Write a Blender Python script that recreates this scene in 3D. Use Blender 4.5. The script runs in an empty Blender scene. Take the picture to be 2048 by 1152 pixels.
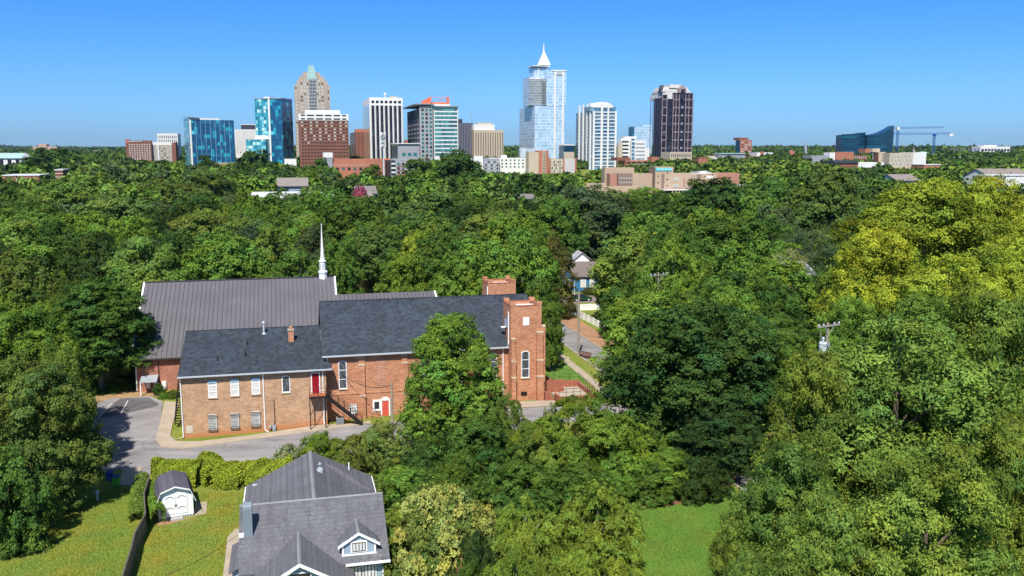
import bpy, math, random
import numpy as np
from mathutils import Vector
random.seed(7)
SC=bpy.context.scene; COL=SC.collection
R=math.radians
# ---------------------------------------------------------------- camera
F=1800.0; H=34.0; PITCH=math.atan(276/F)
def ray(px,py):
    x=(px-1024)/F; v=(576-py)/F
    return (x, math.cos(PITCH)+v*math.sin(PITCH), -math.sin(PITCH)+v*math.cos(PITCH))
def at_z(px,py,z):
    d=ray(px,py); t=(z-H)/d[2]; return (d[0]*t,d[1]*t,z)
def at_y(px,py,y):
    d=ray(px,py); t=y/d[1]; return (d[0]*t,y,H+d[2]*t)
def proj(x,y,z):
    zz=z-H; c=y*math.cos(PITCH)-zz*math.sin(PITCH); v=y*math.sin(PITCH)+zz*math.cos(PITCH)
    return (1024+F*x/c, 576-F*v/c)
cam=bpy.data.cameras.new('camera'); co=bpy.data.objects.new('camera',cam); COL.objects.link(co)
co.location=(0,0,H); co.rotation_euler=(R(90)-PITCH,0,0)
cam.sensor_width=36; cam.lens=F/2048*36; cam.clip_end=30000; cam.clip_start=.5; SC.camera=co
# ---------------------------------------------------------------- terrain
TH=R(13.5); A0=at_z(366,880,0)
CU=(math.cos(TH),math.sin(TH)); CV=(-math.sin(TH),math.cos(TH))
def lw(u,v): return (A0[0]+u*CU[0]+v*CV[0], A0[1]+u*CU[1]+v*CV[1])
def wl(x,y):
    dx,dy=x-A0[0],y-A0[1]; return (dx*CU[0]+dy*CU[1], dx*CV[0]+dy*CV[1])
CTL=[(-30,-3,0),(-12,-2,0),(-4,-1,0),(4,-1,.12),(9,-1,.3),(15,-1,.55),(20,0,.7),(25,0,.85),(32,0,1.35),(38,-1,2.0),(42,-1,2.2),(48,0,2.1),
 (-30,10,.8),(-12,10,.9),(-4,10,.9),(-30,20,1.9),(-15,20,1.9),(-4,20,2.0),(8,24,2.2),(20,24,2.3),(34,24,2.4),(48,15,2.3),(60,0,2),(60,-20,1.2),(40,-14,1.0),(30,-12,.5),
 (15,-12,0),(0,-12,0),(-15,-14,0),(-30,-20,0),(0,-25,0),(15,-30,0),(30,-30,0),(45,-30,.3),(60,-40,.5),(0,-45,0),(30,-45,0),(-25,-40,0),(60,30,2.4),(48,40,2.5),(20,45,2.5),(-10,45,2.5),(-40,45,2.2)]
CX=np.array([lw(a,b)[0] for a,b,c in CTL]); CY_=np.array([lw(a,b)[1] for a,b,c in CTL]); CZ=np.array([c for a,b,c in CTL])
def hts(x,y):
    x=np.asarray(x,float); y=np.asarray(y,float); sh=x.shape; x=x.ravel(); y=y.ravel()
    d2=(x[:,None]-CX)**2+(y[:,None]-CY_)**2
    w=np.exp(-d2/(2*5.5**2))+2e-4*np.exp(-d2/(2*30**2))+1e-9
    near=(w*CZ).sum(1)/w.sum(1)
    far=np.interp(y,[0,150,220,300,450,600,800,1100,1700,2500,4000,8000,12000],[2.5,2.5,2.5,4,6,8.5,11,13,14,17,21,22,22])
    far=far+np.where(y>1500,np.sin(x/900+1)*2.5*np.clip((y-1500)/2000,0,1),0)
    k=np.clip((y-150)/30,0,1); k=k*k*(3-2*k)
    return (near*(1-k)+far*k).reshape(sh)
def ht(x,y): return float(hts([x],[y])[0])
def gp(px,py):
    z=1.0
    for _ in range(25):
        p=at_z(px,py,z); z=z*.4+.6*ht(p[0],p[1])
    return at_z(px,py,z)
# ---------------------------------------------------------------- materials
def newmat(name):
    m=bpy.data.materials.new(name); m.use_nodes=True; nt=m.node_tree; nt.nodes.clear()
    o=nt.nodes.new('ShaderNodeOutputMaterial'); return m,nt,o
def N(nt,t,**k):
    n=nt.nodes.new(t)
    for a,b in k.items():
        if a.startswith('_'): n.inputs[a[1:].replace('_',' ')].default_value=b
        else: setattr(n,a,b)
    return n
def L(nt,a,b): nt.links.new(a,b)
def rgba(c): return (c[0],c[1],c[2],1)
def math_(nt,op,a,b=None,c=None):
    n=nt.nodes.new('ShaderNodeMath'); n.operation=op
    for i,v in enumerate((a,b,c)):
        if v is None: continue
        if isinstance(v,(int,float)): n.inputs[i].default_value=v
        else: L(nt,v,n.inputs[i])
    return n.outputs[0]
def mixc(nt,f,a,b,bt='MIX'):
    n=nt.nodes.new('ShaderNodeMix'); n.data_type='RGBA'; n.blend_type=bt
    if isinstance(f,(int,float)): n.inputs[0].default_value=f
    else: L(nt,f,n.inputs[0])
    for i,v in ((6,a),(7,b)):
        if isinstance(v,tuple): n.inputs[i].default_value=rgba(v)
        else: L(nt,v,n.inputs[i])
    return n.outputs[2]
def noise(nt,vec,scale,detail=3,rough=.6):
    n=N(nt,'ShaderNodeTexNoise'); n.inputs['Scale'].default_value=scale; n.inputs['Detail'].default_value=detail; n.inputs['Roughness'].default_value=rough
    L(nt,vec,n.inputs['Vector']); return n.outputs['Fac']
def ramp(nt,fac,stops,interp='LINEAR'):
    n=N(nt,'ShaderNodeValToRGB'); cr=n.color_ramp; cr.interpolation=interp
    while len(cr.elements)>1: cr.elements.remove(cr.elements[-1])
    for i,(p,c) in enumerate(stops):
        e=cr.elements[0] if i==0 else cr.elements.new(p)
        e.position=p; e.color=rgba(c) if isinstance(c,tuple) else (c,c,c,1)
    L(nt,fac,n.inputs[0]); return n.outputs[0]
def finish(nt,o,col,rough=.8,spec=.3,metal=0,bump=None,bstr=.3,bdist=.02):
    p=N(nt,'ShaderNodeBsdfPrincipled'); p.inputs['Roughness'].default_value=rough; p.inputs['Specular IOR Level'].default_value=spec; p.inputs['Metallic'].default_value=metal
    if isinstance(col,tuple): p.inputs['Base Color'].default_value=rgba(col)
    else: L(nt,col,p.inputs['Base Color'])
    if bump is not None:
        b=N(nt,'ShaderNodeBump'); b.inputs['Strength'].default_value=bstr; b.inputs['Distance'].default_value=bdist; L(nt,bump,b.inputs['Height']); L(nt,b.outputs[0],p.inputs['Normal'])
    L(nt,p.outputs[0],o.inputs['Surface']); return p
MC={}
def M(name,col,rough=.8,var=.12,scale=.6,spec=.3,metal=0,bump=0):
    if name in MC: return MC[name]
    m,nt,o=newmat(name); g=N(nt,'ShaderNodeNewGeometry').outputs['Position']
    n1=noise(nt,g,scale,4); n2=noise(nt,g,scale*9,2)
    f=math_(nt,'ADD',math_(nt,'MULTIPLY',n1,.65),math_(nt,'MULTIPLY',n2,.35))
    c=ramp(nt,f,[(.25,tuple(x*(1-var*1.6) for x in col)),(.5,col),(.75,tuple(min(1,x*(1+var*1.6)) for x in col))])
    finish(nt,o,c,rough,spec,metal,n2 if bump else None,bump or .1); MC[name]=m; return m
def wallvec(nt):
    t=N(nt,'ShaderNodeTexCoord').outputs['Object']; s=N(nt,'ShaderNodeSeparateXYZ'); L(nt,t,s.inputs[0])
    h=math_(nt,'ADD',s.outputs[0],s.outputs[1]); c=N(nt,'ShaderNodeCombineXYZ'); L(nt,h,c.inputs[0]); L(nt,s.outputs[2],c.inputs[1])
    return c.outputs[0],t,s,h
def brick_mat(name,c1,c2,mortar,stain=None,bw=.42,bh=.15,stainz=1.0):
    m,nt,o=newmat(name); v,t,s,h=wallvec(nt)
    b=N(nt,'ShaderNodeTexBrick'); L(nt,v,b.inputs['Vector']); b.inputs['Color1'].default_value=rgba(c1); b.inputs['Color2'].default_value=rgba(c2); b.inputs['Mortar'].default_value=rgba(mortar)
    b.inputs['Scale'].default_value=1; b.inputs['Brick Width'].default_value=bw; b.inputs['Row Height'].default_value=bh; b.inputs['Mortar Size'].default_value=.016; b.inputs['Bias'].default_value=.1
    n1=noise(nt,v,.55,4); n2=noise(nt,v,3.5,3)
    c=mixc(nt,ramp(nt,n1,[(.35,0.0),(.7,.45)]),b.outputs['Color'],tuple(x*.62 for x in c1))
    c=mixc(nt,ramp(nt,n2,[(.5,0.0),(.8,.4)]),c,tuple(min(1,x*1.35) for x in c2))
    if stain:
        zz=math_(nt,'SUBTRACT',math_(nt,'ADD',s.outputs[2],math_(nt,'MULTIPLY',n1,1.2)),math_(nt,'MULTIPLY',s.outputs[0],.035))
        f=ramp(nt,math_(nt,'DIVIDE',zz,stainz*2),[(.35,.75),(.75,0.0)])
        c=mixc(nt,f,c,stain)
    finish(nt,o,c,.9,.15,bump=b.outputs['Fac'],bstr=-.3); MC[name]=m; return m
def shingle_mat(name,col,row=.14,w=.3,slope=.3,var=.35):
    m,nt,o=newmat(name); t=N(nt,'ShaderNodeTexCoord').outputs['Object']
    b=N(nt,'ShaderNodeTexBrick'); s=N(nt,'ShaderNodeSeparateXYZ'); L(nt,t,s.inputs[0])
    c=N(nt,'ShaderNodeCombineXYZ'); L(nt,s.outputs[0],c.inputs[0]); L(nt,s.outputs[2],c.inputs[1]); L(nt,c.outputs[0],b.inputs['Vector'])
    a=tuple(x*(1-var) for x in col); d=tuple(x*(1+var) for x in col)
    b.inputs['Color1'].default_value=rgba(a); b.inputs['Color2'].default_value=rgba(d); b.inputs['Mortar'].default_value=rgba(tuple(x*.45 for x in col))
    b.inputs['Scale'].default_value=1; b.inputs['Brick Width'].default_value=w; b.inputs['Row Height'].default_value=row*slope*2; b.inputs['Mortar Size'].default_value=.012
    n1=noise(nt,t,.35,3); n2=noise(nt,t,5.0,3,.75)
    k=mixc(nt,ramp(nt,n2,[(.3,0.0),(.72,.55)]),b.outputs['Color'],tuple(x*1.9 for x in col))
    k=mixc(nt,ramp(nt,n1,[(.35,.0),(.7,.5)]),k,tuple(x*.7 for x in col))
    mp=N(nt,'ShaderNodeMapping'); mp.inputs['Scale'].default_value=(2.2,.14,.14); L(nt,t,mp.inputs[0]); n4=noise(nt,mp.outputs[0],1.0,4,.65)
    k=mixc(nt,ramp(nt,n4,[(.48,0.0),(.7,.18)]),k,tuple(x*1.6 for x in col)); k=mixc(nt,ramp(nt,n4,[(.32,.25),(.45,0.0)]),k,tuple(x*.55 for x in col))
    finish(nt,o,k,.85,.25,bump=b.outputs['Fac'],bstr=-.3); MC[name]=m; return m
def glass_mat(name,cols,bay,flr,mul=(.5,.55,.6),mv=.08,mh=.12,rough=.18,spec=.5,metal=0.0):
    m,nt,o=newmat(name); v,t,s,h=wallvec(nt)
    def cell(x,k): return math_(nt,'FLOOR',math_(nt,'DIVIDE',x,k))
    c=N(nt,'ShaderNodeCombineXYZ'); L(nt,cell(h,bay*2.0),c.inputs[0]); L(nt,cell(s.outputs[2],flr),c.inputs[1])
    w=N(nt,'ShaderNodeTexWhiteNoise',noise_dimensions='2D'); L(nt,c.outputs[0],w.inputs['Vector'])
    n=len(cols); st=[]; acc=0
    for wt,cc in cols: st.append((acc,cc)); acc+=wt
    big=noise(nt,v,.03,2)
    fac=math_(nt,'ADD',math_(nt,'MULTIPLY',w.outputs['Value'],.8),math_(nt,'MULTIPLY',big,.3))
    base=ramp(nt,math_(nt,'SUBTRACT',fac,.05),st,'CONSTANT')  # random light and dark panes: reflections put into the glass colour
    lv=math_(nt,'LESS_THAN',math_(nt,'FRACT',math_(nt,'DIVIDE',h,bay)),mv); lh=math_(nt,'LESS_THAN',math_(nt,'FRACT',math_(nt,'DIVIDE',s.outputs[2],flr)),mh)
    col=mixc(nt,math_(nt,'MAXIMUM',lv,lh),base,mul)
    finish(nt,o,col,rough,spec,metal); MC[name]=m; return m
# ---------------------------------------------------------------- mesh builder
class MB:
    def __init__(s): s.v=[]; s.f=[]
    def add(s,vs,fs):
        n=len(s.v); s.v+= [tuple(p) for p in vs]; s.f+=[tuple(i+n for i in f) for f in fs]; return s
    def box(s,x0,x1,y0,y1,z0,z1):
        return s.add([(x0,y0,z0),(x1,y0,z0),(x1,y1,z0),(x0,y1,z0),(x0,y0,z1),(x1,y0,z1),(x1,y1,z1),(x0,y1,z1)],
          [(0,3,2,1),(4,5,6,7),(0,1,5,4),(1,2,6,5),(2,3,7,6),(3,0,4,7)])
    def prism(s,poly,axis,a,b):
        n=len(poly)
        def P(p,t): return {'x':(t,p[0],p[1]),'y':(p[0],t,p[1]),'z':(p[0],p[1],t)}[axis]
        vs=[P(p,a) for p in poly]+[P(p,b) for p in poly]
        fs=[tuple(range(n))[::-1],tuple(range(n,2*n))]+[(i,(i+1)%n,n+(i+1)%n,n+i) for i in range(n)]
        return s.add(vs,fs)
    def slab(s,q,t):   # thick quad/poly, t down along z
        n=len(q); return s.add(list(q)+[(p[0],p[1],p[2]-t) for p in q],[tuple(range(n)),tuple(range(n,2*n))[::-1]]+[(i,n+i,n+(i+1)%n,(i+1)%n) for i in range(n)])
    def tube(s,pts,r,n=6,r2=None):
        pts=[Vector(p) for p in pts]; vs=[]; k=len(pts)
        for i,p in enumerate(pts):
            d=(pts[min(i+1,k-1)]-pts[max(i-1,0)]).normalized(); a=Vector((0,0,1)) if abs(d.z)<.9 else Vector((1,0,0))
            e=d.cross(a).normalized(); g=d.cross(e); rr=r if r2 is None else r+(r2-r)*i/(k-1)
            if isinstance(r,(list,tuple)): rr=r[i]
            for j in range(n):
                an=2*math.pi*j/n; q=p+e*(rr*math.cos(an))+g*(rr*math.sin(an)); vs.append(tuple(q))
        fs=[(i*n+j,i*n+(j+1)%n,(i+1)*n+(j+1)%n,(i+1)*n+j) for i in range(k-1) for j in range(n)]
        fs+=[tuple(range(n))[::-1],tuple((k-1)*n+j for j in range(n))]
        return s.add(vs,fs)
    def lathe(s,x,y,prof,n=12,ph=0):  # prof [(r,z)]
        vs=[]; k=len(prof)
        for r_,z in prof:
            for j in range(n):
                an=2*math.pi*(j+ph)/n; vs.append((x+r_*math.cos(an),y+r_*math.sin(an),z))
        fs=[(i*n+j,i*n+(j+1)%n,(i+1)*n+(j+1)%n,(i+1)*n+j) for i in range(k-1) for j in range(n)]
        fs+=[tuple(range(n))[::-1],tuple((k-1)*n+j for j in range(n))]
        return s.add(vs,fs)
    def build(s,name,mat,parent=None,smooth=False,label=None):
        me=bpy.data.meshes.new(name); me.from_pydata(s.v,[],s.f); me.update()
        if mat: me.materials.append(mat)
        if smooth: me.polygons.foreach_set('use_smooth',[True]*len(me.polygons))
        o=bpy.data.objects.new(name,me); COL.objects.link(o)
        if parent: o.parent=parent
        if label: o['label']=label
        return o
def tag(o,label=None,cat=None,group=None,kind=None):
    if label: o['label']=label
    if cat: o['category']=cat
    if group: o['group']=group
    if kind: o['kind']=kind
    return o
def empty(name,loc,rz=0,label=None,cat=None,group=None):
    o=bpy.data.objects.new(name,None); COL.objects.link(o); o.location=loc; o.rotation_euler=(0,0,rz); o.empty_display_size=.5
    return tag(o,label,cat,group)
# ---------------------------------------------------------------- frames: pixel helpers in a building's own axes
class Frame:
    def __init__(s,A,deg): s.A=A; t=R(deg); s.t=t; s.U=(math.cos(t),math.sin(t)); s.V=(-math.sin(t),math.cos(t)); s.z0=A[2]
    def loc(s,p):
        dx,dy=p[0]-s.A[0],p[1]-s.A[1]; return (dx*s.U[0]+dy*s.U[1],dx*s.V[0]+dy*s.V[1],p[2]-s.z0)
    def world(s,u,v,z=0): return (s.A[0]+u*s.U[0]+v*s.V[0],s.A[1]+u*s.U[1]+v*s.V[1],z+s.z0)
    def atv(s,px,py,v):
        d=ray(px,py); t=(v+s.A[0]*s.V[0]+s.A[1]*s.V[1])/(d[0]*s.V[0]+d[1]*s.V[1]); return s.loc((d[0]*t,d[1]*t,H+d[2]*t))
    def atu(s,px,py,u):
        d=ray(px,py); t=(u+s.A[0]*s.U[0]+s.A[1]*s.U[1])/(d[0]*s.U[0]+d[1]*s.U[1]); return s.loc((d[0]*t,d[1]*t,H+d[2]*t))
# ---------------------------------------------------------------- windows as separate parts
WM={}
def rectpart(name,x0,x1,y0,y1,z0,z1,mat,parent):
    key=(name,round(x1-x0,2),round(y1-y0,2),round(z1-z0,2),mat.name)
    if key not in WM:
        me=bpy.data.meshes.new(name); b=MB().box(0,x1-x0,0,y1-y0,0,z1-z0); me.from_pydata(b.v,[],b.f); me.update(); me.materials.append(mat); WM[key]=me
    o=bpy.data.objects.new(name,WM[key]); COL.objects.link(o); o.location=(x0,y0,z0); o.parent=parent; return o
def placewins(parent,rects,mats,name='window',limit=100):
    rest=MB()
    for i,r_ in enumerate(rects):
        m=mats[(i*7+int(r_[4]*3)+i//5)%len(mats)]
        if i<limit: rectpart(name,*r_,m,parent)
        else: rest.box(*r_)
    if rest.v: o=rest.build(name,mats[0],parent); o['kind']='stuff'
# ---------------------------------------------------------------- foliage
def leaf_mat(name,trans=.14,gloss=.06):
    m,nt,o=newmat(name)
    oi=N(nt,'ShaderNodeObjectInfo'); at=N(nt,'ShaderNodeAttribute',attribute_name='tint')
    g=N(nt,'ShaderNodeNewGeometry').outputs['Position']; n1=noise(nt,g,.35,2)
    c=mixc(nt,1.0,oi.outputs['Color'],at.outputs['Color'],'MULTIPLY')
    c=mixc(nt,ramp(nt,n1,[(.35,0.0),(.7,.55)]),c,mixc(nt,1.0,c,(1.25,1.15,.8),'MULTIPLY'))
    d=N(nt,'ShaderNodeBsdfDiffuse'); t=N(nt,'ShaderNodeBsdfTranslucent')
    L(nt,c,d.inputs['Color']); L(nt,mixc(nt,1.0,c,(1.25,1.3,.5),'MULTIPLY'),t.inputs['Color'])
    a=N(nt,'ShaderNodeMixShader'); a.inputs[0].default_value=trans; L(nt,d.outputs[0],a.inputs[1]); L(nt,t.outputs[0],a.inputs[2])
    L(nt,a.outputs[0],o.inputs['Surface']); return m
LEAF=leaf_mat('foliage'); BARK=M('bark',(.12,.095,.07),.95,.3,2.0)
PALEBARK=M('pale_bark',(.26,.23,.19),.95,.3,2.0)
def leaf_geo(P,Nn,T,size,asp):
    # P centres, Nn normals, T tangents (unit, perpendicular), size array -> verts (4n,3), a folded diamond
    Bn=np.cross(Nn,T); s=size[:,None]
    a=P+T*s*.5; c=P-T*s*.5+Nn*s*.05; b=P+Bn*s*.5*asp-Nn*s*.12; d=P-Bn*s*.5*asp-Nn*s*.12
    return np.stack([a,b,c,d],1).reshape(-1,3)
def mesh_from(name,V,tint,mat):
    n=len(V)//4; me=bpy.data.meshes.new(name)
    me.vertices.add(len(V)); me.vertices.foreach_set('co',V.astype(np.float32).ravel())
    me.loops.add(4*n); me.loops.foreach_set('vertex_index',np.arange(4*n,dtype=np.int32))
    me.polygons.add(n); me.polygons.foreach_set('loop_start',np.arange(0,4*n,4,dtype=np.int32)); me.polygons.foreach_set('loop_total',np.full(n,4,np.int32))
    at=me.color_attributes.new('tint','FLOAT_COLOR','POINT'); c=np.ones((len(V),4),np.float32); c[:,:3]=np.repeat(tint,4,0); at.data.foreach_set('color',c.ravel())
    me.update(); me.materials.append(mat); return me
def unit(a): return a/np.maximum(np.linalg.norm(a,axis=1,keepdims=True),1e-6)
def rad_profile(t,shape):
    if shape=='round': return np.sqrt(np.clip(1-((t-.45)/.56)**2,0,1))
    if shape=='dome': return np.clip(np.where(t<.3,.75+.25*np.sin(t/.3*1.57),np.sqrt(np.clip(1-((t-.3)/.72)**2,0,1))),0,1)
    if shape=='cone': return np.clip(np.minimum((t/.18)**.5,1)*(1.02-t)**.72*1.1,0,1)
    if shape=='egg': return np.clip(np.where(t<.28,.62+.38*np.sin(t/.28*1.57),np.clip(1-((t-.28)/.74)**2.6,0,1)**.7),0,1)
    if shape=='broad': return np.clip(np.where(t<.55,.55+.45*np.sin(t/.55*1.57),np.sqrt(np.clip(1-((t-.55)/.47)**2,0,1))),0,1)
    return np.sqrt(np.clip(1-((t-.5)/.5)**2,0,1))
def crown_points(rng,R0,H0,shape,nclump,cr,nleaf,size,flat=.7,lump=.28,droop=0.0,updir=.45,outer=.9,tv=1.0,jit=.12):
    """leaf quads in bunches over an uneven crown; returns V and tint"""
    t=rng.random(nclump*3); w=rad_profile(t,shape)+.12; t=t[rng.random(len(t))<w/1.15][:nclump]
    n=len(t); an=rng.random(n)*2*np.pi
    ph=rng.random(6)*6.28; amp=lump*(np.sin(an*2+ph[0]+t*5)*.4+np.sin(an*3+ph[1]-t*7)*.35+np.sin(an*5+ph[2]+t*11)*.25)
    rr=rad_profile(t,shape)*(1+amp)*R0
    inner=rng.random(n)<.22; k=np.where(inner,rng.random(n)*.65,np.minimum(outer+jit*rng.standard_normal(n),1.06))
    rc=np.maximum(rr*k-cr*.45,0)
    C=np.stack([rc*np.cos(an),rc*np.sin(an),t*H0*(1-.06)+rng.standard_normal(n)*H0*.04],1)
    crs=cr*(.55+.8*rng.random(n))
    out=unit(C*np.array([1,1,.0])+np.array([0,0,1e-3]))
    nsub=n*9; cs=rng.choice(n,nsub,p=crs**2/np.sum(crs**2))
    DS=unit(unit(rng.standard_normal((nsub,3)))+out[cs]*.5+np.array([0,0,.45])); SR=crs[cs]*(.62+.5*rng.random(nsub)**.7)
    SC_=C[cs]+DS*SR[:,None]*np.array([1.15,1.15,flat]); srad=cr*(.24+.22*rng.random(nsub))
    si=rng.integers(nsub,size=nleaf); ci=cs[si]
    E_=unit(unit(rng.standard_normal((nleaf,3)))+DS[si]*.35+np.array([0,0,.3]))
    rad=srad[si]*(.3+.8*rng.random(nleaf)**.6)
    P=SC_[si]+E_*rad[:,None]*np.array([1.2,1.2,.8]); D=unit(DS[si]*.7+E_*.6)
    far=rng.random(nleaf)<.12; P[far]=P[far]+rng.standard_normal((far.sum(),3))*cr*.28
    rad=np.linalg.norm(P-C[ci],axis=1)
    P[:,2]-=droop*(rad/cr)**2*cr*.5
    q=np.percentile(np.hypot(P[:,0],P[:,1]),96); P[:,:2]*=R0/q; P[:,2]*=H0/np.percentile(P[:,2],99.6)
    P[:,2]=np.maximum(P[:,2],.02)
    Nn=unit(D*.95+rng.standard_normal((nleaf,3))*.33+np.array([0,0,updir*.6])); T=unit(np.cross(Nn,rng.standard_normal((nleaf,3))))
    if droop>0:
        T=unit(D*np.array([1,1,.2])+np.array([0,0,-.35])+rng.standard_normal((nleaf,3))*.25); Nn=unit(np.cross(T,np.cross(np.array([0,0,1.0])+rng.standard_normal((nleaf,3))*.35,T)))
    cl=1+.20*tv*rng.standard_normal(n); lf=1+.18*tv*rng.standard_normal(nleaf); b=np.clip(cl[ci]*lf,.45,1.9)
    hue=.09*rng.standard_normal(n)[ci]+.06*rng.standard_normal(nleaf)
    tint=np.stack([b*(1+hue),b,b*(1-hue)],1)
    sz=size*(.65+.7*rng.random(nleaf))
    return P,Nn,T,sz,tint
NOMH={}
def crown_mesh(name,seed,shape='round',nclump=160,cr=1.1,nleaf=20000,size=.32,asp=.5,H0=10.0,**k):
    rng=np.random.default_rng(seed)
    P,Nn,T,sz,ti=crown_points(rng,5.0,H0,shape,nclump,cr,nleaf,size,**k)
    return mesh_from(name,leaf_geo(P,Nn,T,sz,asp),ti,LEAF)
# kinds of crown: nominal radius 5, height 10
KINDS={}
def kind(k,n,**kw):
    NOMH[k]=kw.get('H0',10.0)
    KINDS[k]=[crown_mesh('crown',hash_(k)+i*17,**kw) for i in range(n)]
def hash_(s): return sum(ord(c)*(i+3)*31 for i,c in enumerate(s))%99991
kind('oak0',3,shape='round',H0=11,nclump=270,cr=.95,nleaf=100000,size=.20,asp=.55,flat=.75,lump=.26)
kind('egg0',2,shape='egg',H0=13,nclump=430,cr=.8,nleaf=125000,size=.21,asp=.55,flat=.75,lump=.13,jit=.06)
kind('ash0',4,shape='round',H0=12.5,nclump=230,cr=1.1,nleaf=125000,size=.20,asp=.42,flat=.62,lump=.28,updir=.35,jit=.14)
kind('frond0',2,shape='dome',H0=7,nclump=170,cr=.8,nleaf=75000,size=.27,asp=.26,flat=.6,lump=.3,droop=.5)
kind('bush0',4,shape='dome',H0=5.5,nclump=190,cr=.78,nleaf=55000,size=.2,asp=.5,flat=.8,lump=.3)
kind('oak1',6,shape='round',nclump=170,cr=1.05,nleaf=40000,size=.28,asp=.6,flat=.7,lump=.2,tv=.65)
kind('broad1',3,shape='broad',nclump=160,cr=1.15,nleaf=38000,size=.28,asp=.55,flat=.55,lump=.26,tv=.65)
kind('cone1',3,shape='egg',nclump=160,cr=1.0,nleaf=34000,size=.27,asp=.5,flat=.65,lump=.2,tv=.65)
kind('pine1',2,shape='broad',nclump=120,cr=1.1,nleaf=32000,size=.26,asp=.25,flat=.6,lump=.36,updir=.2)
kind('oak2',5,shape='round',nclump=95,cr=1.3,nleaf=10000,size=.5,asp=.65,flat=.7,lump=.2,tv=.65)
kind('broad2',3,shape='broad',nclump=90,cr=1.4,nleaf=9500,size=.5,asp=.6,flat=.6,lump=.26,tv=.65)
kind('cone2',2,shape='egg',nclump=85,cr=1.2,nleaf=8500,size=.48,asp=.6,flat=.65,lump=.2,tv=.65)
def trunk_mesh(seed,lean=.25,mat=None):
    rng=random.Random(seed); b=MB(); x=y=0; pts=[];
    for i in range(7):
        t=i/6; pts.append((x,y,t*10)); x+=rng.uniform(-lean,lean); y+=rng.uniform(-lean,lean)
    b.tube(pts,[.36,.3,.26,.22,.17,.11,.04],8)
    for i in range(9):
        t=rng.uniform(.3,.85); k=int(t*6); p=pts[k]; an=rng.uniform(0,6.28); ln=rng.uniform(2.4,4.2)*(1.1-t*.5)
        q=[(p[0]+math.cos(an)*ln*s,p[1]+math.sin(an)*ln*s,p[2]+ln*s*.75+rng.uniform(-.15,.15)) for s in (0,.35,.7,1)]
        b.tube(q,[.13,.09,.06,.02],5)
    me=bpy.data.meshes.new('trunk'); me.from_pydata(b.v,[],b.f); me.materials.append(mat or BARK); return me
TRUNKS=[trunk_mesh(i,mat=BARK if i%3 else PALEBARK) for i in range(5)]
BUSHTR=[]
for i in range(2):
    b=MB(); rg=random.Random(i)
    for j in range(6):
        an=rg.uniform(0,6.28); l=rg.uniform(1.5,3.6)
        b.tube([(0,0,0),(math.cos(an)*l*.3,math.sin(an)*l*.3,3.5),(math.cos(an)*l,math.sin(an)*l,8)],[.12,.09,.03],5)
    me=bpy.data.meshes.new('stems'); me.from_pydata(b.v,[],b.f); me.materials.append(BARK); BUSHTR.append(me)
TONE=dict(a=(0.056,0.102,0.024),b=(0.081,0.147,0.029),c=(0.122,0.212,0.034),d=(0.141,0.217,0.043),e=(0.111,0.167,0.041),f=(0.075,0.115,0.050),g=(0.232,0.296,0.034),y=(0.198,0.260,0.038),m=(0.099,0.099,0.032),k=(0.042,0.077,0.023),h=(0.141,0.186,0.043),p=(0.216,0.252,0.126),r=(0.378,0.081,0.126))
trng=random.Random(5); TREES=[]
def tree_at(x,y,zg,rad,hgt,knd,tone,label,cat='tree',name=None,hb=.18,group=None,mesh=None,trunk=True,squash=1.0):
    name=name or ('pine_tree' if 'pine' in knd else 'shrub' if 'bush' in knd else 'broadleaf_tree')
    e=empty(name,(x,y,zg),trng.uniform(0,6.28),label,cat,group)
    ms=KINDS[knd]; me=ms[trng.randrange(len(ms))]
    c=bpy.data.objects.new('foliage' if 'bush' in knd else 'crown',me); COL.objects.link(c); c.parent=e
    c.location=(0,0,hb*hgt); c.scale=(rad/5,rad/5*squash,hgt*(1-hb)/NOMH[knd])
    col=TONE[tone] if isinstance(tone,str) else tone; j=trng.uniform(.85,1.15); k=trng.uniform(-.1,.1)
    c.color=(col[0]*j*(1+k),col[1]*j,col[2]*j*(1-k),1)
    if trunk:
        if 'bush' in knd: tm=BUSHTR[trng.randrange(2)]; s=hgt/10; t=bpy.data.objects.new('stems',tm)
        else: tm=TRUNKS[trng.randrange(5)]; s=min(.45+hgt/22,rad/6.2); t=bpy.data.objects.new('trunk',tm)
        COL.objects.link(t); t.parent=e; t.scale=(s*rad/5 if 'bush' in knd else s,s*rad/5 if 'bush' in knd else s,hgt*.92/10)
    TREES.append((x,y,rad,e)); return e
def tree(cx,top,w,D,knd,tone,label,cat='tree',hb=.18,squash=1.0,name=None,minh=1.5,group=None):
    p=at_y(cx,top,D); zg=ht(p[0],D); hgt=max(minh,p[2]-zg); rad=w/F*D*.5*1.02
    group=group or next((g for k,g in (('willow-leaved','willow-leaved trees on the right'),('feathery','yellow-green feathery trees'),('pecan','yellow-green pecan trees')) if k in label),None) or ('shrubs of the thicket and yard' if 'bush' in knd else None)
    return tree_at(p[0],D,zg-.15,rad,hgt*1.02,knd,tone,label,cat,name,hb,group,squash=squash)
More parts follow.
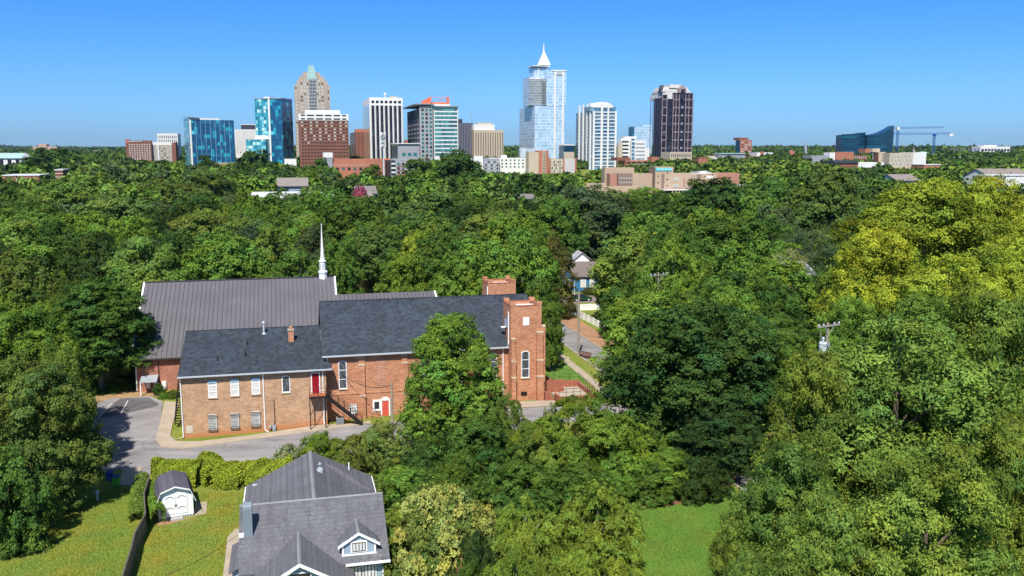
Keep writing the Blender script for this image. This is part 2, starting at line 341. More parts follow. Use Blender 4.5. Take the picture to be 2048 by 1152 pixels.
def leaf_mass(path,width,z0,z1,seed,n,size,asp,tone,name,label,cat,kindp=None,up=.4,lump=.3):
    """hedge or vine bank along a path of (x,y)"""
    rng=np.random.default_rng(seed); P=np.array(path,float); seg=np.linalg.norm(np.diff(P,axis=0),axis=1); cum=np.concatenate([[0],np.cumsum(seg)])
    s=rng.random(n)*cum[-1]; x=np.interp(s,cum,P[:,0]); y=np.interp(s,cum,P[:,1])
    dx=np.interp(s+.1,cum,P[:,0])-x; dy=np.interp(s+.1,cum,P[:,1])-y; l=np.hypot(dx,dy)+1e-6; nx,ny=-dy/l,dx/l
    a=rng.random(n)*np.pi; a=a*1.0; prof=.8+.2*rng.random(n)**.5
    lum=1+lump*(np.sin(s*1.7+seed+a*3)*.22+np.sin(s*3.9+a*5)*.2+np.sin(s*.8+a*2)*.2)
    h=(z1-z0); ox=np.cos(a)*width/2*prof*lum*(1+.25*np.sin(a*6+s*4)*.4); zz=h*np.clip(np.sin(a),0,1)**.55*prof*lum
    g=hts(x,y); Pt=np.stack([x+nx*ox,y+ny*ox,g+z0+np.maximum(zz,.03)],1)
    D=unit(np.stack([nx*np.cos(a),ny*np.cos(a),np.sin(a)+.1],1)); Nn=unit(D*.6+rng.standard_normal((n,3))*.5+np.array([0,0,up])); T=unit(np.cross(Nn,rng.standard_normal((n,3))))
    b=np.clip(1+.25*rng.standard_normal(n),.5,1.8); hue=.1*rng.standard_normal(n); ti=np.stack([b*(1+hue),b,b*(1-hue)],1)
    me=mesh_from(name,leaf_geo(Pt,Nn,T,size*(.6+.8*rng.random(n)),asp),ti,LEAF)
    o=bpy.data.objects.new(name,me); COL.objects.link(o); c=TONE[tone]; o.color=(*c,1)
    return tag(o,label,cat,kind=kindp)
# ---------------------------------------------------------------- materials for the near buildings
BR_TAN=brick_mat('tan_brick',(.34,.19,.11),(.56,.34,.20),(.56,.41,.28),stain=(.50,.17,.05),stainz=1.1)
BR_RED=brick_mat('orange_brick',(.38,.125,.055),(.61,.28,.15),(.57,.39,.27),stain=(.42,.14,.06),stainz=.5)
BR_HALL=brick_mat('hall_brick',(.33,.12,.075),(.46,.19,.12),(.42,.26,.2))
BR_DARK=brick_mat('steps_brick',(.30,.085,.05),(.42,.14,.09),(.36,.2,.15))
SH_DARK=shingle_mat('charcoal_shingles',(.036,.045,.058),w=.45,row=.3,var=.6)
SH_GREY=shingle_mat('grey_shingles',(.115,.115,.128),row=.22,w=.38,slope=.5,var=.22)
SH_SHED=shingle_mat('shed_shingles',(.10,.09,.115),row=.2,w=.3,slope=.5,var=.25)
WHITE=M('white_paint',(.84,.84,.82),.6,.05); GUT=M('gutter_metal',(.62,.66,.70),.4,.05,spec=.5)
REDP=M('red_door_paint',(.28,.006,.012),.5,.1); REDP2=M('coral_door_paint',(.62,.10,.065),.5,.08)
BLACK=M('black_metal',(.015,.015,.016),.5,.1); STONE=M('cap_stone',(.55,.47,.34),.9,.12); CONC=M('concrete',(.42,.36,.29),.9,.16,.8)
DGLASS=M('dark_glass',(.018,.022,.028),.12,.2,spec=.8); BLUEP=M('pale_blue_trim',(.30,.46,.62),.6,.05)
CURT=M('white_blind',(.62,.62,.60),.8,.12,3.0); MEMB=M('white_roof_membrane',(.66,.64,.62),.8,.15,1.2)
SEAM=M('standing_seam_brown',(.132,.124,.134),.42,.12,.25,spec=.5); SEAMD=M('seam_rib_brown',(.06,.05,.055),.5,.1)
GREYM=M('grey_metal',(.33,.37,.40),.45,.12,spec=.5); GALV=M('galvanised_metal',(.50,.56,.60),.4,.1,spec=.5)
WOODG=M('weathered_wood',(.17,.145,.12),.9,.3,2.0); SIDING=M('pale_blue_siding',(.30,.38,.46),.7,.06); BROWN=M('brown_wood',(.16,.055,.03),.7,.2)
def stained_mat():
    m,nt,o=newmat('stained_glass'); v,t,s,h=wallvec(nt)
    vo=N(nt,'ShaderNodeTexVoronoi',feature='DISTANCE_TO_EDGE'); vo.inputs['Scale'].default_value=5.5; L(nt,v,vo.inputs['Vector'])
    c=ramp(nt,vo.outputs['Distance'],[(0,(.20,.22,.23)),(.06,(.16,.18,.2)),(.09,(.018,.022,.026)),(1,(.03,.035,.04))])
    finish(nt,o,c,.25,.6); return m
STAIN=stained_mat()
def arch_poly(x0,x1,z0,z1,rise,n=8):
    pts=[(x0,z0),(x1,z0)]; cx=(x0+x1)/2; hw=(x1-x0)/2
    for i in range(n+1):
        a=math.pi*i/n; pts.append((cx+hw*math.cos(a),z1-rise+rise*math.sin(a)))
    return pts
def window(par,x0,x1,z0,z1,y,rise=.25,kind_='stained',name='window',panes=3,axis='y'):
    """arched window in a wall whose face is at y (looking to -y)"""
    f=MB(); t=.1; P=arch_poly(x0,x1,z0,z1,rise); Q=arch_poly(x0+t,x1-t,z0+t,z1-t,max(rise-.04,.01))
    n=len(P)
    vs=[(p[0],y-.07,p[1]) for p in P]+[(p[0],y-.07,p[1]) for p in Q]+[(p[0],y+.02,p[1]) for p in P]+[(p[0],y+.02,p[1]) for p in Q]
    fs=[]
    for i in range(n):
        j=(i+1)%n; fs+=[(i,j,n+j,n+i),(2*n+i,2*n+j,j,i),(n+i,n+j,3*n+j,3*n+i)]
    f.add(vs,fs)
    for i in range(1,panes):
        z=z0+(z1-z0)*i/panes; f.box(x0+t,x1-t,y-.065,y,z-.035,z+.035)
    w=f.build(name,WHITE,par)
    mat={'stained':STAIN,'blind':CURT,'glass':DGLASS}[kind_]
    MB().prism([(p[0],p[1]) for p in Q],'y',y-.03,y-.005).build('pane',mat,w)
    MB().box(x0-.06,x1+.06,y-.12,y,z0-.12,z0-.002).build('sill',STONE if kind_=='stained' else BR_TAN,w)
    return w
def rail(par,pts,h=1.0,name='railing',mat=None,gap=.9):
    b=MB(); pts=[Vector(p) for p in pts]
    for a,c in zip(pts[:-1],pts[1:]):
        for k in (h,h*.55): b.tube([a+Vector((0,0,k)),c+Vector((0,0,k))],.028,5)
        n=max(1,int((c-a).length/gap))
        for i in range(n+1):
            p=a.lerp(c,i/n); b.tube([p,p+Vector((0,0,h))],.028,5)
    return b.build(name,mat or BLACK,par)
CF=Frame(A0,13.5)
# ================================================================ annex (two storeys, tan brick)
an=empty('church_annex',A0,TH,'two-storey tan brick church annex with dark shingle roof and barred lower windows','building')
WU=16.83; WB=16.6
MB().box(0,WU,0,WB,-1.2,7.55).add([(0,0,7.55),(0,WB,7.55),(0,10,10.85),(WU,0,7.55),(WU,WB,7.55),(WU,10,10.85)],[(0,1,2)[::-1],(0,3,4,1)[::-1],(3,4,5)]).build('wall',BR_TAN,an)
sl=.325; ez=7.78
rf=MB().slab([(-.18,-.45,ez),(WU+.75,-.45,ez),(WU+.75,.6,ez+1.05*sl),(WU-.35,2.0,ez+2.45*sl),(WU-.35,10,ez+10.45*sl),(-.18,10,ez+10.45*sl)],.14)
rf.slab([(-.18,10,ez+10.45*sl),(WU-.35,10,ez+10.45*sl),(WU-.35,WB+.3,ez+3.8*sl),(-.18,WB+.3,ez+3.8*sl)],.14)
rf=rf.build('roof',SH_DARK,an)
MB().box(-.2,WU-.3,9.88,10.12,ez+10.45*sl-.04,ez+10.45*sl+.05).build('ridge_cap',SH_DARK,rf)
for px,pr in ((435,722),(495,690),(491,712)):
    p=CF.atv(px,pr,0); v=(lambda q:q)(0)
    # point of the slope seen at that pixel
    for it in range(20): q=CF.atv(px,pr,v); v=(q[2]-ez)/sl-.45
    MB().lathe(q[0],v,[(.07,q[2]-.1),(.07,q[2]+.55),(.05,q[2]+.6)],8).build('vent_pipe',BLACK,rf)
def onroof(px,py,e0,s0,v0,fr=CF):
    v=2.0
    for it in range(40): q=fr.atv(px,py,v); v=.5*v+.5*((q[2]-e0)/s0+v0)
    return (q[0],v,q[2])
q=onroof(528,667,ez,sl,-.45)
MB().lathe(q[0],q[1],[(.28,q[2]-.1),(.26,q[2]+.05),(.11,q[2]+.12),(.11,q[2]+1.3),(.2,q[2]+1.32),(.2,q[2]+1.5),(.05,q[2]+1.62)],10).build('flue',GALV,rf)
q=onroof(582.5,684,ez,sl,-.45)
ch=MB().box(q[0]-.33,q[0]+.33,q[1],q[1]+.66,q[2]-.3,q[2]+1.45).build('chimney',BR_RED,rf)
MB().box(q[0]-.4,q[0]+.4,q[1]-.07,q[1]+.73,q[2]+1.45,q[2]+1.62).build('cap',CONC,ch)
MB().box(q[0]-.2,q[0]+.2,q[1]+.13,q[1]+.53,q[2]+1.62,q[2]+1.95).build('flue_pot',BR_RED,ch)
MB().prism([(-.62,7.62),(-.45,7.62),(-.45,7.78),(-.66,7.78)],'x',-.18,WU+.75).build('gutter',GUT,an)
def dspout(par,u,v,zt,zb,kick=(0,-.5),top=.4):
    b=MB().tube([(u,v-top,zt),(u,v-.08,zt-.35),(u,v-.08,zb+.25),(u+kick[0],v-.08+kick[1],zb+.08)],.075,6); return b.build('downspout',WHITE,par)
dspout(an,.08,0,7.65,0.1,(-2.0,-.35)); dspout(an,9.45,0,7.65,.35,(.35,-.5)); dspout(an,16.45,0,7.65,.7,(0,-.3))
for i,(x0,x1,z0,z1,k) in enumerate([(3.11,4.14,4.93,7.1,'blind'),(5.66,6.65,5.0,7.12,'blind'),(8.07,9.07,5.04,7.14,'blind'),(11.6,12.57,5.06,7.15,'stained')]):
    w=window(an,x0,x1,z0,z1,0,.22,k,'window',3 if k=='blind' else 1)
    if k=='blind': MB().prism(arch_poly(x0+.02,x1-.02,z1-.38,z1-.02,.22)[0:],'y',-.1,-.06).build('arch_panel',BLUEP,w)
for x0,x1,z0,z1 in [(2.97,3.95,.92,2.9),(5.53,6.47,.98,2.91),(7.89,8.91,1.04,2.93)]:
    w=window(an,x0,x1,z0,z1,0,.02,'blind','basement_window',2)
    g=MB()
    for i in range(8): x=x0+.03+(x1-x0-.06)*i/7; g.box(x-.012,x+.012,-.2,-.17,z0-.05,z1+.05)
    for z in (z0+.08,z0+.3,z1-.25,z1-.05): g.box(x0-.12,x1+.12,-.215,-.19,z-.02,z+.02)
    g.box(x0-.02,x0,-.2,0,z0+.1,z0+.14).box(x1,x1+.02,-.2,0,z0+.1,z0+.14).build('window_bars',BLACK,w)
MB().box(.42,1.18,-.04,.0,.80,1.70).build('wall_plaque',M('plaque',(.55,.5,.42),.8,.1),an)
d=MB().box(15.03,15.15,-.12,.02,4.75,7.32).box(16.0,16.12,-.12,.02,4.75,7.32).box(15.15,16.0,-.12,.02,7.22,7.32).build('door_frame',WHITE,an)
dd=MB().box(15.15,16.0,-.05,.01,4.72,7.22).build('door',REDP,an); MB().box(15.9,15.94,-.1,-.04,5.7,5.85).build('handle',GALV,dd)
lamp=MB().box(15.3,15.42,-.3,-.05,7.42,7.5).lathe(15.25,-.3,[(.06,7.34),(.09,7.46)],8).lathe(15.5,-.3,[(.06,7.34),(.09,7.46)],8).build('floodlight',GALV,an)
# gas meter and its riser
gm=MB().box(10.3,10.68,-.35,-.05,.45,1.15).lathe(10.05,-.25,[(.13,.75),(.16,.85),(.16,1.05),(.1,1.12)],10).tube([(10.05,-.25,1.1),(10.1,-.25,1.3),(10.4,-.25,1.3),(10.45,-.2,1.1)],.04,6).build('gas_meter',GREYM,an)
MB().tube([(10.5,-.12,1.1),(10.62,-.1,1.6),(10.58,-.06,4.25)],.045,6).build('gas_pipe',M('rust_pipe',(.06,.03,.025)),gm)
# fire stair
st=empty('stair',(0,0,0)); st.parent=an; st['label']='black steel outside stair from the red upper door'
def P_(n,b,m=BLACK): return b.build(n,m,st)
P_('landing',MB().box(14.75,16.75,-1.45,-.02,4.5,4.68)); P_('landing_mat',MB().box(14.8,16.7,-1.4,-.1,4.68,4.70),M('landing_red',(.36,.10,.05),.8,.15))
for x in (14.8,16.6): P_('post',MB().box(x-.06,x+.06,-1.42,-1.3,-.3,4.5))
P_('brace',MB().tube([(14.85,-1.36,2.4),(16.0,-1.36,4.45)],.04,5).tube([(14.8,-1.3,1.2),(16.6,-1.3,1.2)],.03,5))
S0=(16.75,4.6); S1=(21.0,.75); sm=MB()
for i in range(19):
    t=(i+.5)/19; x=S0[0]+(S1[0]-S0[0])*t; z=S0[1]+(S1[1]-S0[1])*t; sm.box(x-.13,x+.13,-1.4,-.35,z-.04,z)
P_('treads',sm)
for y in (-1.45,-.33): P_('stringer',MB().add([(S0[0],y,S0[1]+.1),(S1[0],y,S1[1]+.1),(S1[0],y,S1[1]-.25),(S0[0],y,S0[1]-.25),(S0[0],y+.05,S0[1]+.1),(S1[0],y+.05,S1[1]+.1),(S1[0],y+.05,S1[1]-.25),(S0[0],y+.05,S0[1]-.25)],[(0,1,2,3)[::-1],(4,5,6,7),(0,4,5,1),(1,5,6,2),(2,6,7,3),(3,7,4,0)]))
rail(st,[(14.78,-1.42,4.68),(16.75,-1.42,4.68),(S1[0],-1.42,S1[1])]); rail(st,[(16.75,-.33,4.68),(S1[0],-.33,S1[1])])
# black stair on the annex's left end
ls=MB(); 
for i in range(16): t=i/15; ls.box(-1.3,-.15,4.0+t*5.0,4.3+t*5.0,.8+t*3.6,.86+t*3.6)
ls=ls.tube([(-1.3,3.9,.8),(-1.3,9.2,4.5)],.06,5).tube([(-.2,3.9,.8),(-.2,9.2,4.5)],.06,5).build('side_stair',BLACK,an)
rail(ls,[(-1.3,3.9,.8),(-1.3,9.2,4.5),(-1.3,10.4,4.5)],1.0,'railing')
ac=empty('air_conditioner',(*lw(18.35,-.2),ht(*lw(18.35,-.2))),TH,'grey outdoor air conditioning unit under the black stair','air conditioner')
MB().box(-.45,.45,-.4,.4,0.05,.92).build('casing',GREYM,ac); g=MB()
for i in range(12): g.box(-.43+i*.078,-.405+i*.078,-.43,-.402,.1,.88)
g.build('louvres',BLACK,ac); MB().lathe(0,0,[(.36,.925),(.36,.95),(.1,.97)],14).build('fan_grille',BLACK,ac)
# ================================================================ church
ch=empty('brick_church',A0,TH,'orange brick church with charcoal shingle roof and two square battlemented towers','church')
V0=1.5; CE=44.3; VB=18.5; E2=9.05; RZ=14.35; s2=(RZ-E2)/(10-1.05)
MB().box(WU+.01,CE,V0,VB,-1,8.95).add([(WU+.01,V0,8.95),(WU+.01,VB,8.95),(WU+.01,10,RZ-.25),(CE,V0,8.95),(CE,VB,8.95),(CE,10,RZ-.25)],[(2,1,0),(3,4,5)]).build('wall',BR_RED,ch)
r=MB().slab([(WU-.35,1.05,E2),(39.93,1.05,E2),(39.93,4.3,E2+3.25*s2),(CE+.3,4.3,E2+3.25*s2),(CE+.3,10,RZ),(WU-.35,10,RZ)],.15).slab([(WU-.35,10,RZ),(CE+.3,10,RZ),(CE+.3,VB+.45,E2),(WU-.35,VB+.45,E2)],.15).build('roof',SH_DARK,ch)
MB().box(WU-.35,CE+.3,9.88,10.12,RZ-.05,RZ+.05).build('ridge_cap',SH_DARK,r)
MB().prism([(.86,8.86),(1.04,8.86),(1.04,9.04),(.82,9.04)],'x',WU-.35,39.95).build('gutter',GUT,ch)
dspout(ch,17.1,V0,8.95,7.75,(0,-.2),.4); dspout(ch,39.3,V0,8.95,2.1,(0,-.2),.4)
MB().tube([(39.85,1.2,8.95),(39.88,.9,9.4),(39.9,.9,13.5),(39.75,.9,13.6)],.08,6).build('downspout',WHITE,ch)
for x0,x1 in ((18.4,19.42),(28.6,29.6),(33.0,34.0),(37.45,38.45)): window(ch,x0,x1,4.68,8.25,V0,.32,'stained')
MB().prism(arch_poly(23.0,24.2,4.8,8.4,.35),'y',V0-.02,V0+.05).build('blocked_window',brick_mat('infill_brick',(.40,.17,.10),(.55,.27,.17),(.48,.33,.25)),ch)
for i,x in enumerate((21.25,26.6,31.2,35.7)):
    p=MB().box(x-.37,x+.37,V0-.35,V0-.001,-1,3.6).box(x-.37,x+.37,V0-.25,V0-.001,3.6,7.6).box(x-.37,x+.37,V0-.14,V0-.001,7.6,8.5).build('buttress',BR_RED,ch)
    MB().box(x-.4,x+.4,V0-.38,V0-.02,3.6,3.78).box(x-.4,x+.4,V0-.28,V0-.02,7.55,7.72).box(x-.4,x+.4,V0-.18,V0-.02,8.5,8.68).build('cap_stone',STONE,p)
MB().box(WU+.3,CE-4.4,V0-.06,V0-.001,3.9,4.05).build('string_course',BR_RED,ch)
dp=MB().box(22.5,24.68,V0-.1,V0-.002,.85,3.0).box(23.6,24.5,V0-.1,V0-.002,3.0,3.3)
dp=MB().box(22.5,23.52,V0-.1,V0-.002,1.55,3.0).box(23.52,23.66,V0-.12,V0-.002,.8,3.05).box(24.5,24.68,V0-.12,V0-.002,.8,3.05).box(23.5,24.68,V0-.12,V0-.002,2.85,3.1).box(23.8,24.4,V0-.11,V0-.002,3.1,3.3).build('door_surround',WHITE,ch)
dd=MB().box(23.66,24.5,V0-.07,V0-.003,.82,2.85).build('door',REDP2,ch); MB().box(23.72,23.76,V0-.12,V0-.07,1.7,1.85).build('handle',BLACK,dd)
MB().box(22.7,23.3,V0-.13,V0-.1,1.85,2.75).build('small_window',DGLASS,ch)
w=MB().box(19.5,20.6,V0-.08,V0-.002,1.3,2.6).build('basement_window',WHITE,ch); g=MB()
for i in range(5): g.box(19.5+i*.26,19.53+i*.26,V0-.12,V0-.1,1.25,2.65)
for i in range(4): g.box(19.45,20.65,V0-.125,V0-.1,1.35+i*.4,1.38+i*.4)
g.build('window_bars',BLACK,w)
rp=MB().add([(21.9,-.6,.55),(23.4,-.9,.6),(24.9,-.4,.75),(24.9,V0-.01,.84),(23.0,V0-.01,.84),(21.9,-.6,.3),(23.4,-.9,.3),(24.9,-.4,.3)],[(0,1,2,3,4),(0,5,6,1),(1,6,7,2)]).build('door_step',BR_DARK,ch)
rail(ch,[(21.7,.7,.8),(22.3,.2,.8),(23.3,-.6,.7)],.85)
def tower(u0,u1,v0,v1,zb,zt,front,dish=False):
    t=empty('tower',(0,0,0)); t.parent=ch
    body=MB().box(u0,u1,v0,v1,zb,zt-.55).build('tower_wall',BR_RED,t)
    p=MB(); th=.32
    for a,b,c,d_ in ((u0,u1,v0,v0+th),(u0,u1,v1-th,v1),(u0,u0+th,v0+th,v1-th),(u1-th,u1,v0+th,v1-th)): p.box(a,b,c,d_,zt-.55,zt-.05)
    p.build('parapet',BR_RED,t)
    for a,c in ((u0,v0),(u1-.62,v0),(u0,v1-.62),(u1-.62,v1-.62)):
        MB().box(a-.03,a+.65,c-.03,c+.65,zt-.05,zt+.42).build('merlon',BR_RED,t)
    MB().box(u0+th,u1-th,v0+th,v1-th,zt-.54,zt-.42).build('tower_roof',MEMB,t)
    q=MB()
    for a,b,c,d_ in ((u0+.6,u1-.6,v0-.03,v0+th+.03),(u0+.6,u1-.6,v1-th-.03,v1+.03),(u0-.03,u0+th+.03,v0+.6,v1-.6),(u1-th-.03,u1+.03,v0+.6,v1-.6)): q.box(a,b,c,d_,zt-.05,zt+.02)
    q.build('coping',BR_DARK,t)
    return t
T1=tower(40.0,44.06,.15,4.3,-.5,14.45,True)
for a,b in ((40.02,40.55),(43.35,44.2)):
    p=MB().box(a,b,-.62,.149,-.5,5.2).box(a,b,-.42,.149,5.2,7.3).box(a,b,-.25,.149,7.3,10.2 if a<41 else 10.9).build('buttress',BR_RED,T1)
    MB().box(a-.03,b+.03,-.65,.1,5.2,5.36).box(a-.03,b+.03,-.45,.1,7.3,7.44).box(a-.03,b+.03,-.28,.1,(10.2 if a<41 else 10.9),(10.34 if a<41 else 11.04)).build('cap_stone',STONE,p)
p=MB().box(44.061,44.6,.2,1.0,-.5,11.6).build('buttress',BR_RED,T1); MB().box(44.061,44.63,.17,1.03,11.6,11.75).build('cap_stone',STONE,p)
window(T1,41.38,42.45,5.05,8.6,.15,.34,'stained')
MB().box(41.6,42.4,.08,.149,11.9,12.95).build('vent_panel',WHITE,T1)
MB().box(39.93,39.999,1.2,2.1,11.4,12.9).build('vent_panel',BLUEP,T1)
MB().box(39.93,39.999,2.7,3.3,11.0,12.3).build('vent_panel',BLUEP,T1)
MB().lathe(39.6,2.6,[(.05,11.1),(.34,11.25),(.38,11.35),(.3,11.38)],12).build('satellite_dish',WHITE,T1)
MB().box(41.35,42.15,.1,.149,2.7,3.2).build('foundation_vent',BLACK,T1)
tower(40.5,44.6,16.3,20.4,-.5,15.05,False)
MB().tube([(40.4,16.2,9.5),(40.4,16.2,14.6)],.09,6).build('downspout',WHITE,ch)
# front steps, ramp walls and railings on the tower's right
es=empty('entrance_steps',(*lw(47,0),0),TH,'red brick entrance steps and ramp walls with black railings beside the front tower','steps')
es.location=A0; 
sm=MB()
for i in range(9): sm.box(44.65+i*.32,44.97+i*.32,2.2,4.6,1.2,4.5-i*.27)
sm.box(44.2,44.65,2.0,4.8,1.2,4.75).build('steps',BR_DARK,es)
MB().box(44.2,47.6,1.9,2.2,1.2,4.0).build('side_wall',BR_DARK,es)
MB().add([(44.3,4.62,4.9),(48.2,4.62,2.6),(48.2,4.62,1.2),(44.3,4.62,1.2),(44.3,4.9,4.9),(48.2,4.9,2.6),(48.2,4.9,1.2),(44.3,4.9,1.2)],[(0,3,2,1)[::-1],(4,7,6,5),(0,1,5,4),(1,2,6,5),(0,4,7,3)]).build('side_wall',BR_DARK,es)
MB().box(47.8,50.6,4.1,4.4,1.0,3.2).box(50.3,50.6,-1.5,4.1,1.0,3.0).box(45.6,50.6,-2.6,-2.3,.8,2.95).box(50.3,50.6,-2.3,-1.5,1.0,3.0).box(45.6,45.9,-2.3,-.6,.8,2.95).build('ramp_wall',BR_DARK,es)
MB().box(45.9,50.3,-2.3,4.1,.8,2.35).build('ramp_deck',CONC,es)
rail(es,[(45.7,-2.45,2.95),(50.45,-2.45,2.95),(50.45,4.2,3.1),(47.8,4.25,3.2),(44.6,4.76,4.9)],1.0); rail(es,[(44.6,2.05,4.2),(47.6,2.05,2.2)],1.0)
sb=MB()
for i in range(4): sb.box(44.3+i*.3,44.6+i*.3,-.9,1.2,1.2,3.2-i*.3)
sb.build('lower_steps',BR_DARK,es)
# ================================================================ metal-roofed hall
HV=17.2
e0=CF.atv(263,719,HV); ez3=e0[2]; ul=e0[0]; rp_=CF.atu(290,565,ul); rv=rp_[1]; rz3=rp_[2]; s3=(rz3-ez3)/(rv-HV); ur=CF.atv(668,556,rv)[0]
hall=empty('metal_roof_hall',A0,TH,'large brick hall with brown standing seam metal roof behind the annex','building')
wz=ez3-.25
MB().box(ul+.35,ur-.3,HV+.5,2*rv-HV-.5,0,wz).add([(ul+.35,HV+.5,wz),(ul+.35,2*rv-HV-.5,wz),(ul+.35,rv,rz3-.3),(ur-.3,HV+.5,wz),(ur-.3,2*rv-HV-.5,wz),(ur-.3,rv,rz3-.3)],[(2,1,0),(3,4,5)]).build('wall',BR_HALL,hall)
hr=MB().slab([(ul,HV,ez3),(ur,HV,ez3),(ur,rv,rz3),(ul,rv,rz3)],.12).slab([(ul,rv,rz3),(ur,rv,rz3),(ur,2*rv-HV,ez3),(ul,2*rv-HV,ez3)],.12).build('roof',SEAM,hall)
n=int((ur-ul)/.62); sb=MB()
for i in range(1,n):
    x=ul+(ur-ul)*i/n
    sb.add([(x-.03,HV,ez3+.0),(x+.03,HV,ez3+.0),(x+.03,rv,rz3+.0),(x-.03,rv,rz3+.0),(x-.03,HV,ez3+.05),(x+.03,HV,ez3+.05),(x+.03,rv,rz3+.05),(x-.03,rv,rz3+.05)],[(4,5,6,7),(0,1,5,4),(1,2,6,5),(3,0,4,7)])
sb.build('seams',SEAMD,hr)
MB().box(ul-.02,ur+.02,rv-.18,rv+.18,rz3-.02,rz3+.1).build('ridge_cap',SEAMD,hr)
def verge(x): return MB().add([(x-.12,HV-.05,ez3-.25),(x+.12,HV-.05,ez3-.25),(x+.12,rv,rz3-.25),(x-.12,rv,rz3-.25),(x-.12,HV-.05,ez3+.07),(x+.12,HV-.05,ez3+.07),(x+.12,rv,rz3+.07),(x-.12,rv,rz3+.07)],[(4,5,6,7),(0,1,5,4),(1,2,6,5),(3,0,4,7),(0,3,2,1),(2,3,7,6)]).build('verge_trim',WHITE,hall)
verge(ul-.1); verge(ur+.1)
MB().prism([(HV-.2,ez3-.2),(HV-.01,ez3-.2),(HV-.01,ez3-.02),(HV-.24,ez3-.02)],'x',ul,ur).build('gutter',M('brown_gutter',(.07,.06,.06),.5),hall)
MB().tube([(ul+.4,HV,ez3-.2),(ul+.4,HV+.4,ez3-.5),(ul+.4,HV+.4,1.9)],.09,6).build('downspout',WHITE,hall)
c0=CF.atv(279,765,HV-1.4); c1=CF.atv(313,760,HV-1.4)
cn=MB().slab([(c0[0],HV-1.4,c0[2]),(c1[0],HV-1.4,c0[2]),(c1[0],HV+.5,c0[2]+.5),(c0[0],HV+.5,c0[2]+.5)],.1).build('door_canopy',GREYM,hall)
MB().box(c0[0]+.02,c0[0]+.14,HV-1.38,HV-1.26,1.5,c0[2]-.1).build('canopy_post',WHITE,hall)
for i in range(3):
    x=c0[0]+.5+i*1.02; MB().box(x,x+.55,HV+.25,HV+.499,c0[2]-1.3-.1*i,c0[2]-.45).build('utility_box',WHITE,hall)
c2=CF.atv(316,722,HV+.4)
MB().tube([(c2[0],HV+.42,c2[2]),(c2[0],HV+.42,2.2)],.06,6).build('conduit',M('rust_pipe',(.06,.03,.025)),hall)
# rear wing roof to the right of the hall
wr=CF.atv(868,582,rv-5)
MB().box(ur,wr[0]-.3,HV+4,rv-.5,0,wr[2]-3.4).build('rear_wing_wall',BR_HALL,hall)
wv=rv-5; wzr=wr[2]
rw=MB().slab([(ur-.1,wv-6.5,wzr-2.6),(wr[0],wv-6.5,wzr-2.6),(wr[0],wv,wzr),(ur-.1,wv,wzr)],.12).slab([(ur-.1,wv,wzr),(wr[0],wv,wzr),(wr[0],wv+6.5,wzr-2.6),(ur-.1,wv+6.5,wzr-2.6)],.12).build('rear_wing_roof',SEAM,hall)
sb=MB()
for i in range(1,25):
    x=ur+(wr[0]-ur)*i/25; sb.add([(x-.03,wv-6.5,wzr-2.6+.08),(x+.03,wv-6.5,wzr-2.6+.08),(x+.03,wv,wzr+.08),(x-.03,wv,wzr+.08),(x-.03,wv-6.5,wzr-2.6),(x+.03,wv-6.5,wzr-2.6),(x+.03,wv,wzr),(x-.03,wv,wzr)],[(0,1,2,3),(4,5,1,0),(5,6,2,1),(7,4,0,3)])
sb.build('seams',SEAMD,rw)
x=wr[0]+.1; MB().add([(x-.12,wv-6.5,wzr-2.8),(x+.12,wv-6.5,wzr-2.8),(x+.12,wv,wzr-.2),(x-.12,wv,wzr-.2),(x-.12,wv-6.5,wzr-2.5),(x+.12,wv-6.5,wzr-2.5),(x+.12,wv,wzr+.07),(x-.12,wv,wzr+.07)],[(4,5,6,7),(0,1,5,4),(1,2,6,5),(3,0,4,7),(0,3,2,1),(2,3,7,6)]).build('verge_trim',WHITE,hall)
# steeple on the ridge
spx=CF.atv(646,556,rv); su=spx[0]
stp=empty('steeple',(0,0,0)); stp.parent=hall
def row(r_): return CF.atv(646,r_,rv)[2]
MB().lathe(su,rv,[(.62,rz3-.6),(.62,row(547)),(.7,row(546)),(.74,row(544)),(.74,row(542)),(.5,row(541))],8,.5).build('base_drum',WHITE,stp)
MB().lathe(su,rv,[(.46,row(541)),(.46,row(525)),(.56,row(523.5)),(.58,row(521.5)),(.4,row(520))],8,.5).build('lantern',WHITE,stp)
for k in range(8):
    a=math.pi*2*(k)/8; x=su+.455*math.cos(a)*.93; y=rv+.455*math.sin(a)*.93
    MB().box(x-.07,x+.07,y-.05,y+.05,row(539),row(527)).build('louvre',GREYM,stp)
MB().lathe(su,rv,[(.4,row(520)),(.3,row(515)),(.2,row(495)),(.06,row(458)),(.045,row(450))],8,.5).build('spire',WHITE,stp)
MB().tube([(su,rv,row(452)),(su,rv,row(446))],.03,5).box(su-.16,su+.16,rv-.02,rv+.02,row(449.5),row(449)).build('cross',WHITE,stp)
# ================================================================ front house
HA=at_z(780,1118,3.4); HF=Frame((HA[0],HA[1],0),14)
ho=empty('cottage',(HA[0],HA[1],0),R(14),'pale blue cottage with grey shingle roof, dormer and front gable','house')
Z1=6.8; v1=4.9; sh=(Z1-3.4)/v1; UL=-11.0
MB().box(UL+.45,-.45,.5,9.2,-.6,3.5).add([(UL+.45,.5,3.5),(UL+.45,9.2,3.5),(UL+.45,v1,6.5),(-.45,.5,3.5),(-.45,9.2,3.5),(-.45,v1,6.5)],[(2,1,0),(3,4,5)]).build('wall',SIDING,ho)
MB().slab([(UL,0,3.4),(0,0,3.4),(0,v1,Z1),(UL,v1,Z1)],.14).slab([(UL,v1,Z1),(0,v1,Z1),(0,9.6,3.6),(UL,9.6,3.6)],.14).build('main_roof',SH_GREY,ho)
RC=M('ridge_shingle',(.24,.24,.25),.85,.15)
